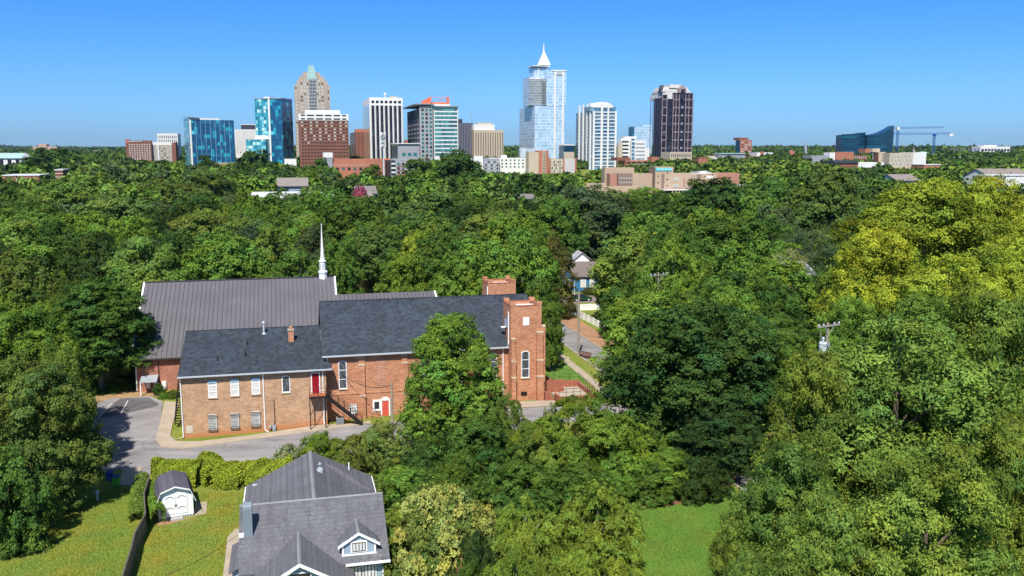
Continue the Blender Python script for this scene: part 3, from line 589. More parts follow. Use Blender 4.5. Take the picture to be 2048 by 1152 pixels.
MB().add([(UL,v1-.14,Z1-.05),(0,v1-.14,Z1-.05),(0,v1,Z1+.05),(UL,v1,Z1+.05),(0,v1+.14,Z1-.05),(UL,v1+.14,Z1-.05)],[(0,1,2,3),(3,2,4,5)]).build('ridge_cap',RC,ho)
# rear wing: ridge runs back
RU=-5.35; ZR=6.75; VF=16.7
MB().box(UL+.3,-.35,9.2,16.2,-.6,3.7).add([(UL+.3,16.2,3.7),(-.35,16.2,3.7),(RU,16.2,6.4)],[(0,1,2)[::-1]]).build('rear_wall',SIDING,ho)
MB().slab([(UL-.1,VF,3.95),(RU,VF,ZR),(RU,v1,ZR),(UL-.1,8.6,3.95)][::-1],.14).slab([(RU,VF,ZR),(.1,VF,3.95),(.1,8.6,3.95),(RU,v1,ZR)][::-1],.14).build('rear_roof',SH_GREY,ho)
MB().add([(RU-.15,v1,ZR-.02),(RU,v1,ZR+.06),(RU+.15,v1,ZR-.02),(RU-.15,VF,ZR-.02),(RU,VF,ZR+.06),(RU+.15,VF,ZR-.02)],[(0,3,4,1)[::-1],(1,4,5,2)[::-1]]).build('ridge_cap',RC,ho)
MB().slab([(.1,8.6,3.9),(.2,8.6,3.9),(.2,VF,3.9),(.1,VF,3.9)],.16).slab([(UL-.2,8.6,3.9),(UL-.1,8.6,3.9),(UL-.1,VF,3.9),(UL-.2,VF,3.9)],.16).build('fascia',WHITE,ho)
zr_=lambda u:ZR-(u-RU)*(ZR-3.95)/(.1-RU)+.012
MB().slab([(u,v,zr_(u)) for u,v in ((-4.2,14.6),(-1.0,12.0),(-.2,12.6),(-3.4,15.2))],.01).build('roof_patch',shingle_mat('patch_shingles',(.17,.16,.175),slope=.5,row=.22),ho)
q=HF.loc(at_z(640,938,6.6)); vz=ZR-(q[0]-RU)*(ZR-3.95)/(.1-RU)
MB().lathe(q[0],q[1],[(.34,vz-.15),(.32,vz+.1),(.24,vz+.3),(.07,vz+.36),(.07,vz+.62),(.16,vz+.64),(.1,vz+.8)],12).build('roof_vent',GREYM,ho)
q=HF.loc(at_z(698,940,5.0)); vz=ZR-(q[0]-RU)*(ZR-3.95)/(.1-RU); MB().lathe(q[0],q[1],[(.06,vz-.1),(.06,vz+.7)],8).build('vent_pipe',WHITE,ho)
q=HF.loc(at_z(512,972,4.3)); vz=3.95+(q[0]-UL)*(ZR-3.95)/(RU-UL); MB().box(q[0]-.3,q[0]+.3,q[1]-.12,q[1]+.12,vz,vz+.1).build('roof_vent',GALV,ho)
# dormer
DU=-2.25; dv=.6; dz=5.56
dm=MB().box(DU-1.25,DU+1.25,dv,dv+.12,3.6,4.85).add([(DU-1.25,dv,4.85),(DU+1.25,dv,4.85),(DU,dv,dz-.1)],[(0,1,2)]).add([(DU-1.25,dv,3.6),(DU-1.25,dv,4.85),(DU-1.25,2.2,4.85)],[(0,1,2)]).add([(DU+1.25,dv,3.6),(DU+1.25,dv,4.85),(DU+1.25,2.2,4.85)],[(0,2,1)]).build('dormer_wall',SIDING,ho)
bk=(dz-3.4)/sh; bl=(4.6-3.4)/sh
MB().slab([(DU-1.55,dv-.16,4.6),(DU,dv-.16,dz),(DU,bk,dz),(DU-1.55,bl+.1,4.6)],.1).slab([(DU,dv-.16,dz),(DU+1.55,dv-.16,4.6),(DU+1.55,bl+.1,4.6),(DU,bk,dz)],.1).build('dormer_roof',SH_GREY,dm)
MB().add([(DU-.12,dv-.17,dz-.03),(DU,dv-.17,dz+.05),(DU+.12,dv-.17,dz-.03),(DU-.12,bk,dz-.03),(DU,bk,dz+.05),(DU+.12,bk,dz-.03)],[(0,1,4,3),(1,2,5,4)]).build('ridge_cap',RC,dm)
def barge(par,cu,hw,v,zt,zb,t=.22):
    MB().add([(cu-hw,v-.04,zb),(cu,v-.04,zt),(cu+hw,v-.04,zb),(cu-hw,v-.04,zb-t),(cu,v-.04,zt-t),(cu+hw,v-.04,zb-t),(cu-hw,v+.03,zb),(cu,v+.03,zt),(cu+hw,v+.03,zb),(cu-hw,v+.03,zb-t),(cu,v+.03,zt-t),(cu+hw,v+.03,zb-t)],
     [(3,4,1,0),(4,5,2,1),(9,6,7,10),(10,7,8,11),(3,9,10,4),(4,10,11,5),(0,1,7,6),(1,2,8,7),(0,6,9,3),(2,5,11,8)]).build('bargeboard',WHITE,par)
barge(dm,DU,1.58,dv-.17,dz+.02,4.6)
w=MB().box(DU-.62,DU+.62,dv-.06,dv-.002,3.95,4.85).build('window',WHITE,dm)
pn=MB().box(DU-.5,DU+.5,dv-.1,dv-.06,4.05,4.73).build('sash',M('sash_black',(.03,.025,.025),.5),w)
for i in range(4): MB().box(DU-.45+i*.24,DU-.27+i*.24,dv-.12,dv-.1,4.1,4.67).build('pane',CURT,pn)
MB().box(DU-1.27,DU-1.13,dv-.04,dv-.001,3.8,4.8).box(DU+1.13,DU+1.27,dv-.04,dv-.001,3.8,4.8).box(DU-1.3,DU+1.3,dv-.1,dv-.001,3.72,3.84).build('corner_trim',WHITE,dm)
# porch gable
GU=-6.65; gv=-2.9; gz=5.15; gh=3.9; gs=.58; gb=(gz-3.4)/sh
gzb=gz-gh*gs
MB().slab([(GU-gh,gv,gzb),(GU,gv,gz),(GU,gb,gz),(GU-gh,max(0,(gzb-3.4)/sh),gzb)],.12).slab([(GU,gv,gz),(GU+gh,gv,gzb),(GU+gh,0,gzb),(GU,gb,gz)],.12).build('porch_roof',SH_GREY,ho)
MB().add([(GU-.14,gv,gz-.03),(GU,gv,gz+.06),(GU+.14,gv,gz-.03),(GU-.14,gb,gz-.03),(GU,gb,gz+.06),(GU+.14,gb,gz-.03)],[(0,1,4,3),(1,2,5,4)]).build('ridge_cap',RC,ho)
pw=MB().add([(GU-gh+.4,gv+.35,gzb-.05),(GU+gh-.4,gv+.35,gzb-.05),(GU,gv+.35,gz-.2),(GU-gh+.4,gv+.45,gzb-.05),(GU+gh-.4,gv+.45,gzb-.05),(GU,gv+.45,gz-.2)],[(0,1,2),(5,4,3)]).build('porch_gable',SIDING,ho)
barge(ho,GU,gh,gv-.02,gz+.02,gzb,.26)
w=MB().box(GU-.8,GU+.8,gv+.28,gv+.349,3.45,4.35).build('gable_window',WHITE,ho); MB().box(GU-.7,GU+.7,gv+.24,gv+.28,3.5,4.27).build('pane',DGLASS,w)
for x in (GU-gh+.5,GU+gh-.5): MB().box(x-.15,x+.15,gv+.3,gv+.6,-.3,gzb).build('porch_post',WHITE,ho)
MB().box(GU-gh+.3,GU+gh-.3,gv+.2,.5,-.6,.45).build('porch_floor',CONC,ho)
MB().box(-3.3,0.02,-.16,-.02,3.22,3.38).build('gutter',WHITE,ho)
for x in (-2.95,-1.95):
    w=MB().box(x-.1,x+.95,.43,.499,1.1,3.05).build('window',WHITE,ho); s_=MB().box(x,x+.85,.39,.43,1.2,2.95).build('sash',M('sash_black',(.03,.025,.025),.5),w)
    for i in range(3): MB().box(x+.06+i*.26,x+.26+i*.26,.37,.39,1.3,2.88).build('pane',CURT,s_)
MB().box(-.56,-.44,.4,.499,-.5,3.3).build('corner_trim',WHITE,ho)
# chimney at the left gable and the low bay roof
c=HF.atv(487,1068,1.9)
ZC=HF.atv(496,1003,3.0)[2]
cu0,cu1=UL+.35,UL+1.0; zc0=3.6
k=MB().box(cu0,cu1,2.55,3.4,zc0,ZC-.45).build('chimney',M('chimney_cladding',(.19,.235,.27),.5,.1),ho)
MB().prism([(2.55,ZC-.45)]+[(2.98-.43*math.cos(math.pi*i/8),ZC-.45+.42*math.sin(math.pi*i/8)) for i in range(9)],'x',cu0,cu1).build('barrel_cap',M('chimney_cladding',(.19,.235,.27)),k)
MB().prism([(2.68,ZC-.4)]+[(2.98-.3*math.cos(math.pi*i/8),ZC-.4+.28*math.sin(math.pi*i/8)) for i in range(9)],'x',cu1,cu1+.02).build('flue_opening',BLACK,k)
MB().box(cu0-.35,cu0-.01,2.55,2.9,4.3,5.4).build('flashing',WHITE,ho)
MB().slab([(UL-.85,2.0,2.7),(UL+.4,2.0,3.3),(UL+.4,7.0,3.3),(UL-.85,7.0,2.7)],.12).build('bay_roof',SH_GREY,ho); MB().box(UL-.6,UL+.45,2.3,6.8,-.5,2.65).build('bay_wall',SIDING,ho)
# ================================================================ garden shed
SA=gp(318,1042); SB_=gp(388,1031); sdeg=math.degrees(math.atan2(SB_[1]-SA[1],SB_[0]-SA[0])); SF=Frame((SA[0],SA[1],SA[2]),sdeg)
W_=math.hypot(SB_[0]-SA[0],SB_[1]-SA[1])
sd=empty('garden_shed',SA,R(sdeg),'white wooden garden shed with dark gambrel roof and arched double doors','shed')
hw=W_/2; ZE=1.95; ZM=2.75; ZT=3.2; SD=4.3
P=[(0,.25),(W_,.25),(W_,ZE),(W_-.35,ZM-.25),(hw,ZT-.1),(.35,ZM-.25),(0,ZE)]
MB().prism(P,'y',0,SD).build('wall',WHITE,sd)
for a,b in (((-.22,ZE-.35),(.25,ZM)),((.25,ZM),(hw,ZT)),((hw,ZT),(W_-.25,ZM)),((W_-.25,ZM),(W_+.22,ZE-.35))):
    MB().slab([(a[0],-.3,a[1]),(b[0],-.3,b[1]),(b[0],SD+.2,b[1]),(a[0],SD+.2,a[1])],.1).build('roof_panel',SH_SHED,sd)
t=MB(); K=[(-.24,ZE-.35),(.25,ZM+.02),(hw,ZT+.02),(W_-.25,ZM+.02),(W_+.24,ZE-.35)]
for a,b in zip(K[:-1],K[1:]): t.add([(a[0],-.33,a[1]-.14),(b[0],-.33,b[1]-.14),(b[0],-.33,b[1]),(a[0],-.33,a[1]),(a[0],-.3,a[1]-.14),(b[0],-.3,b[1]-.14),(b[0],-.3,b[1]),(a[0],-.3,a[1])],[(0,1,2,3),(4,7,6,5),(0,4,5,1),(3,2,6,7)])
t.build('roof_trim',WHITE,sd)
for s_ in (0,1):
    x0=hw-1.0 if s_==0 else hw+.02; x1=hw-.02 if s_==0 else hw+1.0
    d=MB().box(x0,x1,-.05,-.001,.45,2.35).build('door',WHITE,sd)
    for z in (2.15,1.1):
        pts=[(x0+.12+(x1-x0-.24)*i/8,-.07,z-.18+.2*math.sin(math.pi*i/8)) for i in range(9)]; MB().tube(pts,.018,4).build('arch_trim',BLACK,d)
    MB().box((hw-.1 if s_==0 else hw+.04),(hw-.04 if s_==0 else hw+.1),-.09,-.05,1.15,1.4).build('handle',BLACK,d)
lt=MB()
for i in range(22): x=i*W_/22; lt.box(x,x+.05,-.03,-.001,0,.25)
lt.box(0,W_,-.04,-.001,.22,.27).build('lattice',WHITE,sd); MB().box(hw-.55,hw+.55,-.6,-.05,0,.16).build('step',M('step_grey',(.4,.4,.4)),sd)
# ================================================================ skyline
MULW=(.62,.66,.70)
G_TEAL=glass_mat('teal_curtain_glass',[(.38,(.016,.17,.26)),(.25,(.04,.32,.43)),(.15,(.2,.55,.63)),(.18,(.55,.80,.80))],1.3,3.9,(.08,.25,.34),.06,.18)
G_BLUE=glass_mat('deep_blue_curtain_glass',[(.55,(.006,.07,.17)),(.2,(.012,.13,.26)),(.13,(.02,.33,.46)),(.12,(.12,.60,.70))],1.6,3.9,(.03,.10,.18),.07,.08,.12)
G_PALE=glass_mat('pale_sky_glass',[(.35,(.25,.42,.60)),(.35,(.34,.51,.67)),(.20,(.46,.60,.72)),(.10,(.17,.30,.45))],1.0,3.6,(.60,.70,.78),.14,.16,.15)
G_PALEW=glass_mat('pale_office_glass',[(.4,(.42,.50,.58)),(.3,(.55,.60,.66)),(.3,(.32,.38,.46))],1.9,3.6,(.62,.66,.70),.08,.3,.2)
G_GREEN=glass_mat('green_strip_glass',[(.4,(.02,.14,.15)),(.3,(.05,.26,.25)),(.3,(.015,.06,.09))],1.2,9.0,(.30,.45,.42),.12,.0,.2)
G_DARK=glass_mat('smoked_glass',[(.6,(.012,.015,.03)),(.25,(.03,.035,.06)),(.15,(.06,.07,.10))],1.5,3.8,(.05,.045,.06),.1,.15,.35,.15)
G_STEEL=glass_mat('steel_blue_glass',[(.5,(.03,.10,.20)),(.3,(.05,.18,.30)),(.2,(.18,.38,.48))],1.6,3.4,(.22,.30,.38),.1,.2,.2)
G_NAVY=glass_mat('navy_glass',[(.5,(.004,.03,.07)),(.3,(.006,.05,.10)),(.2,(.012,.09,.14))],6,4.0,(.01,.07,.11),.05,.25,.25)
WH=M('white_precast',(.72,.71,.68),.8,.05,.05); CREAM=M('cream_stone',(.50,.42,.32),.85,.08,.05); TAN=M('tan_stone',(.40,.33,.26),.85,.1,.05)
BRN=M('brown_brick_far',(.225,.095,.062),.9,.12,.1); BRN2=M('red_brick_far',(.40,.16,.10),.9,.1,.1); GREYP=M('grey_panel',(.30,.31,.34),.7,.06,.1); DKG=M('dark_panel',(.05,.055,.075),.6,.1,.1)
PINK=M('pink_granite',(.34,.255,.25),.7,.08,.1); COPPER=M('pale_metal_roof',(.46,.45,.44),.5,.08,.1); PATINA=M('green_patina',(.34,.50,.46),.7,.08,.1); ORANGE=M('orange_panel',(.72,.17,.08),.6,.06,.1)
CRANEB=M('crane_blue',(.01,.08,.30),.5,.1); WG=M('window_pale',(.45,.52,.52),.3,.2,.5); WD=M('window_dark',(.02,.022,.03),.15,.2,.5); WT=M('window_teal',(.04,.16,.17),.15,.3,.5); WB_=M('window_blind',(.6,.6,.56),.6,.1,.5)
class Bld:
    def __init__(s,name,label,px0,px1,D,side=None,th=13.5,cat='building',depth=None,group=None):
        p=at_y(px0,300,D); s.zg=ht(p[0],D)-1.0
        s.fr=Frame((p[0],D,s.zg),th); s.W=s.fr.atv(px1,300,0)[0]
        if side is not None:
            k=(side-1024)/F; t=s.fr.t; den=(math.sin(t)+k*math.cos(t)); X,Y=p[0],D
            s.dp=(X-k*Y)/den if abs(den)>1e-3 else 40
            s.dp=min(max(s.dp,8),110)
        else: s.dp=depth or 30
        s.e=empty(name,(p[0],D,s.zg),s.fr.t,label,cat,group)
    def x(s,px,y=0): return s.fr.atv(px,300,y)[0]
    def z(s,row,px=None,y=0): return s.fr.atv(px or 1024,row,y)[2] if px else s.fr.atv(proj(*s.fr.world(s.W/2,y,H-s.zg))[0],row,y)[2]
    def box(s,name,x0,x1,y0,y1,z0,z1,mat,parent=None): return MB().box(x0,x1,y0,y1,z0,z1).build(name,mat,parent or s.e)
    def body(s,name,row,mat,x0=0,x1=None,y0=0,y1=None,z0=0): return s.box(name,x0,s.W if x1 is None else x1,y0,s.dp if y1 is None else y1,z0,s.z(row),mat)
    def grid(s,face,a0,a1,n,z0,z1,m,fw,fh,mats,off=0,name='window',pr=.12,limit=100):
        rs=[]
        for j in range(m):
            for i in range(n):
                a=a0+(a1-a0)*(i+.5)/n; w=(a1-a0)/n*fw/2; zc=z1-(z1-z0)*(j+.5)/m; h=(z1-z0)/m*fh/2
                if face=='f': rs.append((a-w,a+w,off-pr,off-.002,zc-h,zc+h))
                elif face=='l': rs.append((off-pr,off-.002,a-w,a+w,zc-h,zc+h))
                else: rs.append((off+.002,off+pr,a-w,a+w,zc-h,zc+h))
        placewins(s.e,rs,mats,name,limit)
# 1 brick hotel left
b=Bld('hotel','long brown brick hotel block at the far left of the skyline, white lettering on top',252,303,1000,243)
zt=b.z(279.5); b.body('wall',281,BRN); b.box('end_cap',-.2,b.x(259),-.4,12,b.z(287),b.z(279),BRN2)
b.grid('f',b.x(257),b.W-.5,9,b.z(320),b.z(287),8,.5,.5,[WG,WB_,WG]); b.grid('l',1,b.dp-1,3,b.z(320),b.z(287),8,.4,.5,[WG],limit=0)
def lettering(parent,text,size,loc,mat,rot=(R(90),0,0)):
    c=bpy.data.curves.new('sign_lettering','FONT'); c.body=text; c.size=size; c.extrude=.08; c.materials.append(mat)
    t_=bpy.data.objects.new('tmp',c); COL.objects.link(t_); bpy.context.view_layer.update(); me=bpy.data.meshes.new_from_object(t_.evaluated_get(bpy.context.evaluated_depsgraph_get())); bpy.data.objects.remove(t_)
    me.name='sign_lettering'; o=bpy.data.objects.new('sign_lettering',me); COL.objects.link(o); o.parent=parent; o.location=loc; o.rotation_euler=rot; return o
LETW=M('letter_white',(.8,.8,.8),.6,.02)
lettering(b.e,'Residence Inn',2.4,(b.x(259),-.6,b.z(284.0)),LETW)
b=Bld('apartment_block','tan apartment block with white top floor beside the brown brick hotel',303,352,1010,None,depth=30)
b.body('wall',290,TAN); b.body('top_floor',284,WH,z0=b.z(290),x1=b.x(350)); b.box('brick_pier',b.x(344),b.W,-.6,10,0,b.z(285),BRN)
b.grid('f',.5,b.x(343),7,b.z(322),b.z(291),7,.45,.5,[WG,WD,WG]); b.box('white_bay',b.x(315),b.x(318),-.5,0,0,b.z(290),WH)
b=Bld('office_block','white office block with dark vertical slots behind the tan apartments',316,357,1150,None,depth=30)
b.body('wall',267,WH); b.grid('f',1,b.W-1,10,b.z(286),b.z(270),2,.4,.7,[WD],name='slot_window')
# 3 teal glass office with fin roof
b=Bld('glass_office','wide teal and deep blue glass office with a slanted roof fin',384,470,960,353,th=27)
b.dp=min(b.dp,45)
b.body('blue_glass_wall',240,G_BLUE); b.body('teal_glass_wall',236,G_TEAL,x0=-1.2,x1=-.02,y0=.5,y1=b.dp)
b.box('white_corner_strip',-1.3,.4,-.5,.49,0,b.z(238),WH); b.box('roof_screen',1,b.x(442),1,10,b.z(240),b.z(236.5),WH)
MB().add([(-3,-2,b.z(234.5)),(9,-2,b.z(235.5)),(9,b.dp,b.z(233)),(-3,b.dp+3,b.z(230.5)),(-3,-2,b.z(235.3)),(9,-2,b.z(236.3)),(9,b.dp,b.z(233.8)),(-3,b.dp+3,b.z(231.3))],[(0,1,2,3),(4,7,6,5),(0,4,5,1),(3,2,6,7),(0,3,7,4),(1,5,6,2)]).build('roof_fin',GREYP,b.e)
for i in range(1,9): b.box('mullion',b.W*i/9-.15,b.W*i/9+.15,-.5,-.02,0,b.z(240.5),M('mullion_blue',(.25,.42,.55),.4))
b.box('brick_base',b.x(425),b.x(470),-3,-.6,0,b.z(325),TAN)
# 4
b=Bld('hotel','white hotel between the teal glass office and the slim blue tower',471,515,1060,None,depth=30)
b.body('wall',259,WH); b.box('penthouse',b.x(484),b.W,2,20,b.z(259),b.z(250),DKG); b.box('penthouse_roof',b.x(483),b.W,1,21,b.z(250),b.z(248.8),WH)
b.grid('f',1,b.W-1,8,b.z(308),b.z(261),11,.35,.35,[WD,GREYP],limit=88)
# 5 slim blue tower
b=Bld('glass_tower','slim blue and teal glass tower with white centre strip',543,567,1000,None,th=-14,depth=24)
b.body('blue_glass_wall',198,G_BLUE); b.box('centre_strip',-1.8,.2,-.6,3,0,b.z(197),WH)
tw=b.x(513); b.box('teal_glass_wall',tw,-1.81,-.3,24,0,b.z(197.5),G_TEAL)
b.box('roof_edge',tw-.3,b.W+.2,-.7,24.5,b.z(197.5)+.01,b.z(195.8),GREYP); b.box('roof_plant',b.x(528),b.x(540),4,16,b.z(195.8),b.z(193),WH)
b.box('podium_glass',b.x(500),-2,-8,-.61,0,b.z(279),G_TEAL); b.box('podium_roof',b.x(500),-2,-8.2,-.61,b.z(279)+.01,b.z(277.5),WH); b.box('sky_lobby',b.x(513),-2,-1.5,-.61,b.z(277.5),b.z(271),WH)
# 6 stepped tower with patina crown
b=Bld('office_tower','tall stepped tan stone tower with pale green crown behind the brown brick hotel',597,663,1120,592)
def st(row,a,c,y0,y1,m=TAN): b.box('setback',b.x(a),b.x(c),y0,y1,0,b.z(row),m)
st(170,592.5,663.5,0,34); st(161,598,659,-1,33); st(152,603,653,2,32); st(144,611,645,4,30)
b.box('centre_bay',b.x(622),b.x(636),-1.8,-.99,0,b.z(158),M('bay_grey',(.28,.30,.30),.5,.1,.1))
for k,(a,c,r_) in enumerate(((618,638,152),(619.5,636.5,143),(621,635,137),(622.5,633,130.5))): b.box('crown_step',b.x(a),b.x(c),-1.5+k*1.6,9-k,b.z(160)+.2*k,b.z(r_),PATINA)
for i,(a,c,r0,off) in enumerate(((593.5,604,173,0),(604,611,164,-1),(611,622,158,-1),(636,645,158,-1),(645,652,164,-1),(653,662.5,173,0))):
    b.grid('f',b.x(a),b.x(c),2 if c-a>8 else 1,b.z(330),b.z(r0),int((330-r0)/6.6),.5,.45,[WG,WB_,WG,WD],off=off,limit=26 if i in (0,3,5) else 12)
b.grid('f',b.x(622.5),b.x(635.5),4,b.z(222),b.z(160),9,.5,.6,[WD,WG],off=-1.8,limit=0)
# 7 brown brick hotel
b=Bld('hotel','broad brown brick high-rise hotel with white crown in front of the stepped stone tower',600,698,960,598)
b.body('wall',241,BRN); b.body('white_crown',228,WH,x0=-.4,x1=b.W+.4,y0=-.5,y1=b.dp,z0=b.z(240.8))
b.box('plant_room',b.x(613),b.x(683),6,26,b.z(228),b.z(220),WH)
for r0 in (230.5,237.5):
    for a,c in ((604,612),(616,630),(634,648),(652,665),(669,682),(686,694)): b.box('crown_window',b.x(a),b.x(c),-.62,-.501,b.z(r0+1.8),b.z(r0-.9),WD)
b.grid('f',b.x(603),b.x(697),16,b.z(329),b.z(241.5),13,.62,.4,[WD,WD,WG])
# 8
b=Bld('apartment_tower','red brick slab tower between the brown hotel and the white striped tower',712,731,1080,700)
b.body('wall',264,BRN); b.box('lift_tower',b.x(712),b.W,1,14,0,b.z(258),BRN2); b.grid('l',2,b.dp-2,6,b.z(320),b.z(266),12,.6,.4,[WG,WD],limit=72); b.grid('f',1,b.W-1,2,b.z(320),b.z(266),12,.3,.35,[WD],limit=24)
# 9 white striped tower
b=Bld('office_tower','white tower with seven tall dark glass strips',741,807,1010,731)
b.body('wall',195,WH); 
for i in range(7):
    a=745+i*8.85; b.box('glass_strip',b.x(a),b.x(a+5.6),-.15,-.002,0,b.z(211),G_DARK); b.box('top_window',b.x(a),b.x(a+5.6),-.15,-.002,b.z(206.5),b.z(201.5),WD)
for i in range(8): b.box('rib',b.x(742+i*8.85-.3),b.x(742+i*8.85+1.6),-1.0,-.16,0,b.z(210),WH)
b.box('side_glass',-.2,-.002,2,b.dp-2,0,b.z(208),M('bronze_glass',(.50,.46,.36),.15,.15,.05,spec=.8)); b.box('roof_plant',b.x(783),b.x(797),4,14,b.z(195),b.z(192),CREAM); MB().lathe(b.x(774),8,[(.5,b.z(195)),(.5,b.z(190)),(1.6,b.z(189)),(1.6,b.z(186.5)),(.4,b.z(185))],8).build('radome',WH,b.e)
# monopole in front
mp=at_y(767,300,640); me_=empty('cell_tower',(mp[0],640,ht(mp[0],640)),0,'grey monopole antenna mast in front of the white striped tower','mast')
z0=ht(mp[0],640); zt=at_y(767,267,640)[2]-z0
MB().tube([(0,0,0),(0,0,zt)],.75,8,.35).build('pole',GALV,me_); 
for r_ in (268,276,283,291):
    zz=at_y(767,r_,640)[2]-z0; a=MB().lathe(0,0,[(1.5,zz-.1),(1.5,zz+.1)],10)
    for j in range(6): an_=j*1.047; a.box(1.6*math.cos(an_)-.22,1.6*math.cos(an_)+.22,1.6*math.sin(an_)-.22,1.6*math.sin(an_)+.22,zz-1.1,zz+1.1)
    a.build('antenna_array',WH if r_!=276 else GREYM,me_)
# 10 green glass office with orange crown
b=Bld('office_tower','green glass office tower with grey cornice and orange rooftop frame',840,917,980,818)
b.body('side_wall',217,DKG,x1=b.x(868)); b.box('right_wing',b.x(868),b.W,.8,b.dp,0,b.z(213),WH)
b.box('front_frame',0,b.x(866),-.5,-.002,0,b.z(212),M('grey_stone',(.34,.34,.35),.8,.08,.1)); b.box('cornice',-5,b.x(869),-3,b.dp+3,b.z(209.5),b.z(207.5),GREYP); b.box('cornice',b.x(869),b.W+1,-1,b.dp,b.z(213)+.01,b.z(211.5),GREYP)
b.grid('f',b.x(842),b.x(866),3,b.z(315),b.z(216),12,.6,.62,[WT,WT,WD],off=-.5)
for j in range(12): b.box('glass_band',b.x(870),b.W-1,.55,.799,b.z(221+j*8.2),b.z(216+j*8.2),G_GREEN)
b.grid('l',2,b.dp-2,4,b.z(315),b.z(235),9,.6,.35,[GREYP],limit=36)
b.box('orange_base',b.x(866),b.x(902),8,10,b.z(208),b.z(203.5),ORANGE); b.box('white_band',b.x(869),b.x(903),4,9,b.z(211.5),b.z(208),WH)
MB().add([(b.x(845),4,b.z(203)),(b.x(865),4,b.z(192)),(b.x(865),4,b.z(207)),(b.x(845),4,b.z(207)),(b.x(845),5,b.z(203)),(b.x(865),5,b.z(192)),(b.x(865),5,b.z(207)),(b.x(845),5,b.z(207))],[(0,3,2,1),(4,5,6,7),(0,1,5,4),(1,2,6,5)]).build('orange_screen',ORANGE,b.e)
MB().tube([(b.x(866),9,b.z(193)),(b.x(901),9,b.z(193))],.25,5).tube([(b.x(880),12,b.z(200)),(b.x(900),12,b.z(194))],.3,5).box(b.x(898),b.x(902),8,12,b.z(205),b.z(193),).build('rooftop_frame',ORANGE,b.e)
b=Bld('office_pavilion','low glass and grey pavilion at the foot of the green glass office',796,839,940,786)
b.body('wall',292,GREYP); b.body('glass_gallery',288,G_STEEL,x0=.5,x1=b.W-.5,y0=1,z0=b.z(292)); b.box('flat_roof',-4,b.W+1,-1.5,b.dp,b.z(288)+.01,b.z(286.5),WH); b.grid('f',b.x(802),b.x(836),3,b.z(314),b.z(304),1,.65,.7,[WT])
# 12 dark ribbed + tan ribbed
b=Bld('office_block','dark blue-grey ribbed office block right of the green glass tower',918,947,1060,None,depth=30)
b.body('wall',246,DKG); 
for i in range(9): b.box('rib',b.W*i/9+.3,b.W*i/9+.9,-.6,-.002,0,b.z(246.5),M('rib_grey',(.22,.23,.30),.6))
b.box('roof_plant',.5,b.x(926),2,10,b.z(246),b.z(238),DKG); MB().tube([(b.W-.5,6,b.z(246)),(b.W-.5,6,b.z(224))],.3,5).build('mast',GREYP,b.e)
b=Bld('office_block','cream ribbed stone office block with white plant floor right of the dark ribbed block',948,1007,1050,None,depth=32)
b.body('wall',260,CREAM)
for i in range(12): b.box('dark_slot',b.W*(i+.5)/12.2+.5,b.W*(i+.5)/12.2+1.5,-.1,-.002,0,b.z(265),M('slot_brown',(.14,.10,.08),.6))
b.box('plant_floor',0,b.x(990),2,24,b.z(260),b.z(249),WH); b.box('roof_plant',b.x(958),b.x(986),6,16,b.z(249),b.z(245.5),CREAM)
# 13 tallest tower with spire
b=Bld('skyscraper','tallest pale glass skyscraper with white pyramid and needle spire',1070,1129,1080,1037)
b.dp=min(b.dp,75)
b.body('lower_glass',212,G_PALE); b.body('lower_side_glass',212.5,G_PALEW,x0=-.4,x1=-.01,y0=.3)
b.box('upper_glass',b.x(1092),b.W+1.2,-.4,24,b.z(212),b.z(142),G_PALE); ub=b.box('balcony_block',b.x(1061.5),b.x(1091.5),8,38,b.z(212),b.z(153),G_PALEW)
for j in range(16):
    z=b.z(209-j*3.45); 
    b.box('balcony',b.x(1060),b.x(1089),6.2,8.2,z-.35,z,WH)
for j in range(16):
    z=b.z(209-j*3.45); b.box('side_balcony',b.x(1086),b.x(1093),-.2,6.1,z-.3,z,WH)
b.box('pier',b.x(1107),b.x(1110.5),-1.2,-.41,0,b.z(145),WH); b.box('pier',b.x(1123.5),b.x(1126.5),-1.2,-.41,0,b.z(145),WH)
b.box('top_beam',b.x(1107),b.x(1126.5),-1.3,-.41,b.z(149),b.z(143.5),WH); lettering(b.e,'PNC',3.0,(b.x(1112),-1.4,b.z(148)),DKG)
b.box('roof_frame',b.x(1103),b.W+1.4,-1,24,b.z(142)+.01,b.z(139.5),WH)
b.box('penthouse',b.x(1071),b.x(1101),9,32,b.z(153)+.01,b.z(134),G_PALE)
for px in (1079,1097): b.box('penthouse_pier',b.x(px),b.x(px+1.8),8,8.9,b.z(153),b.z(130.5),WH)
b.box('crown_deck',b.x(1068),b.x(1102),6,36,b.z(132),b.z(130.5),WH)
cx_=b.x(1086.5,20); hwp=b.x(1097,20)-cx_
MB().lathe(cx_,20,[(hwp*1.41,b.z(130.5,None,20)),(hwp*1.0,b.z(121,None,20)),(hwp*.45,b.z(109,None,20)),(hwp*.28,b.z(106,None,20))],4,.5).build('pyramid_crown',WH,b.e)
MB().lathe(cx_,20,[(1.5,b.z(106.2,None,20)),(.9,b.z(98,None,20)),(.2,b.z(86,None,20))],8).build('spire',WH,b.e)
b.box('podium_glass',b.x(1037),b.x(1073),-9,-.01,0,b.z(296),G_PALEW)
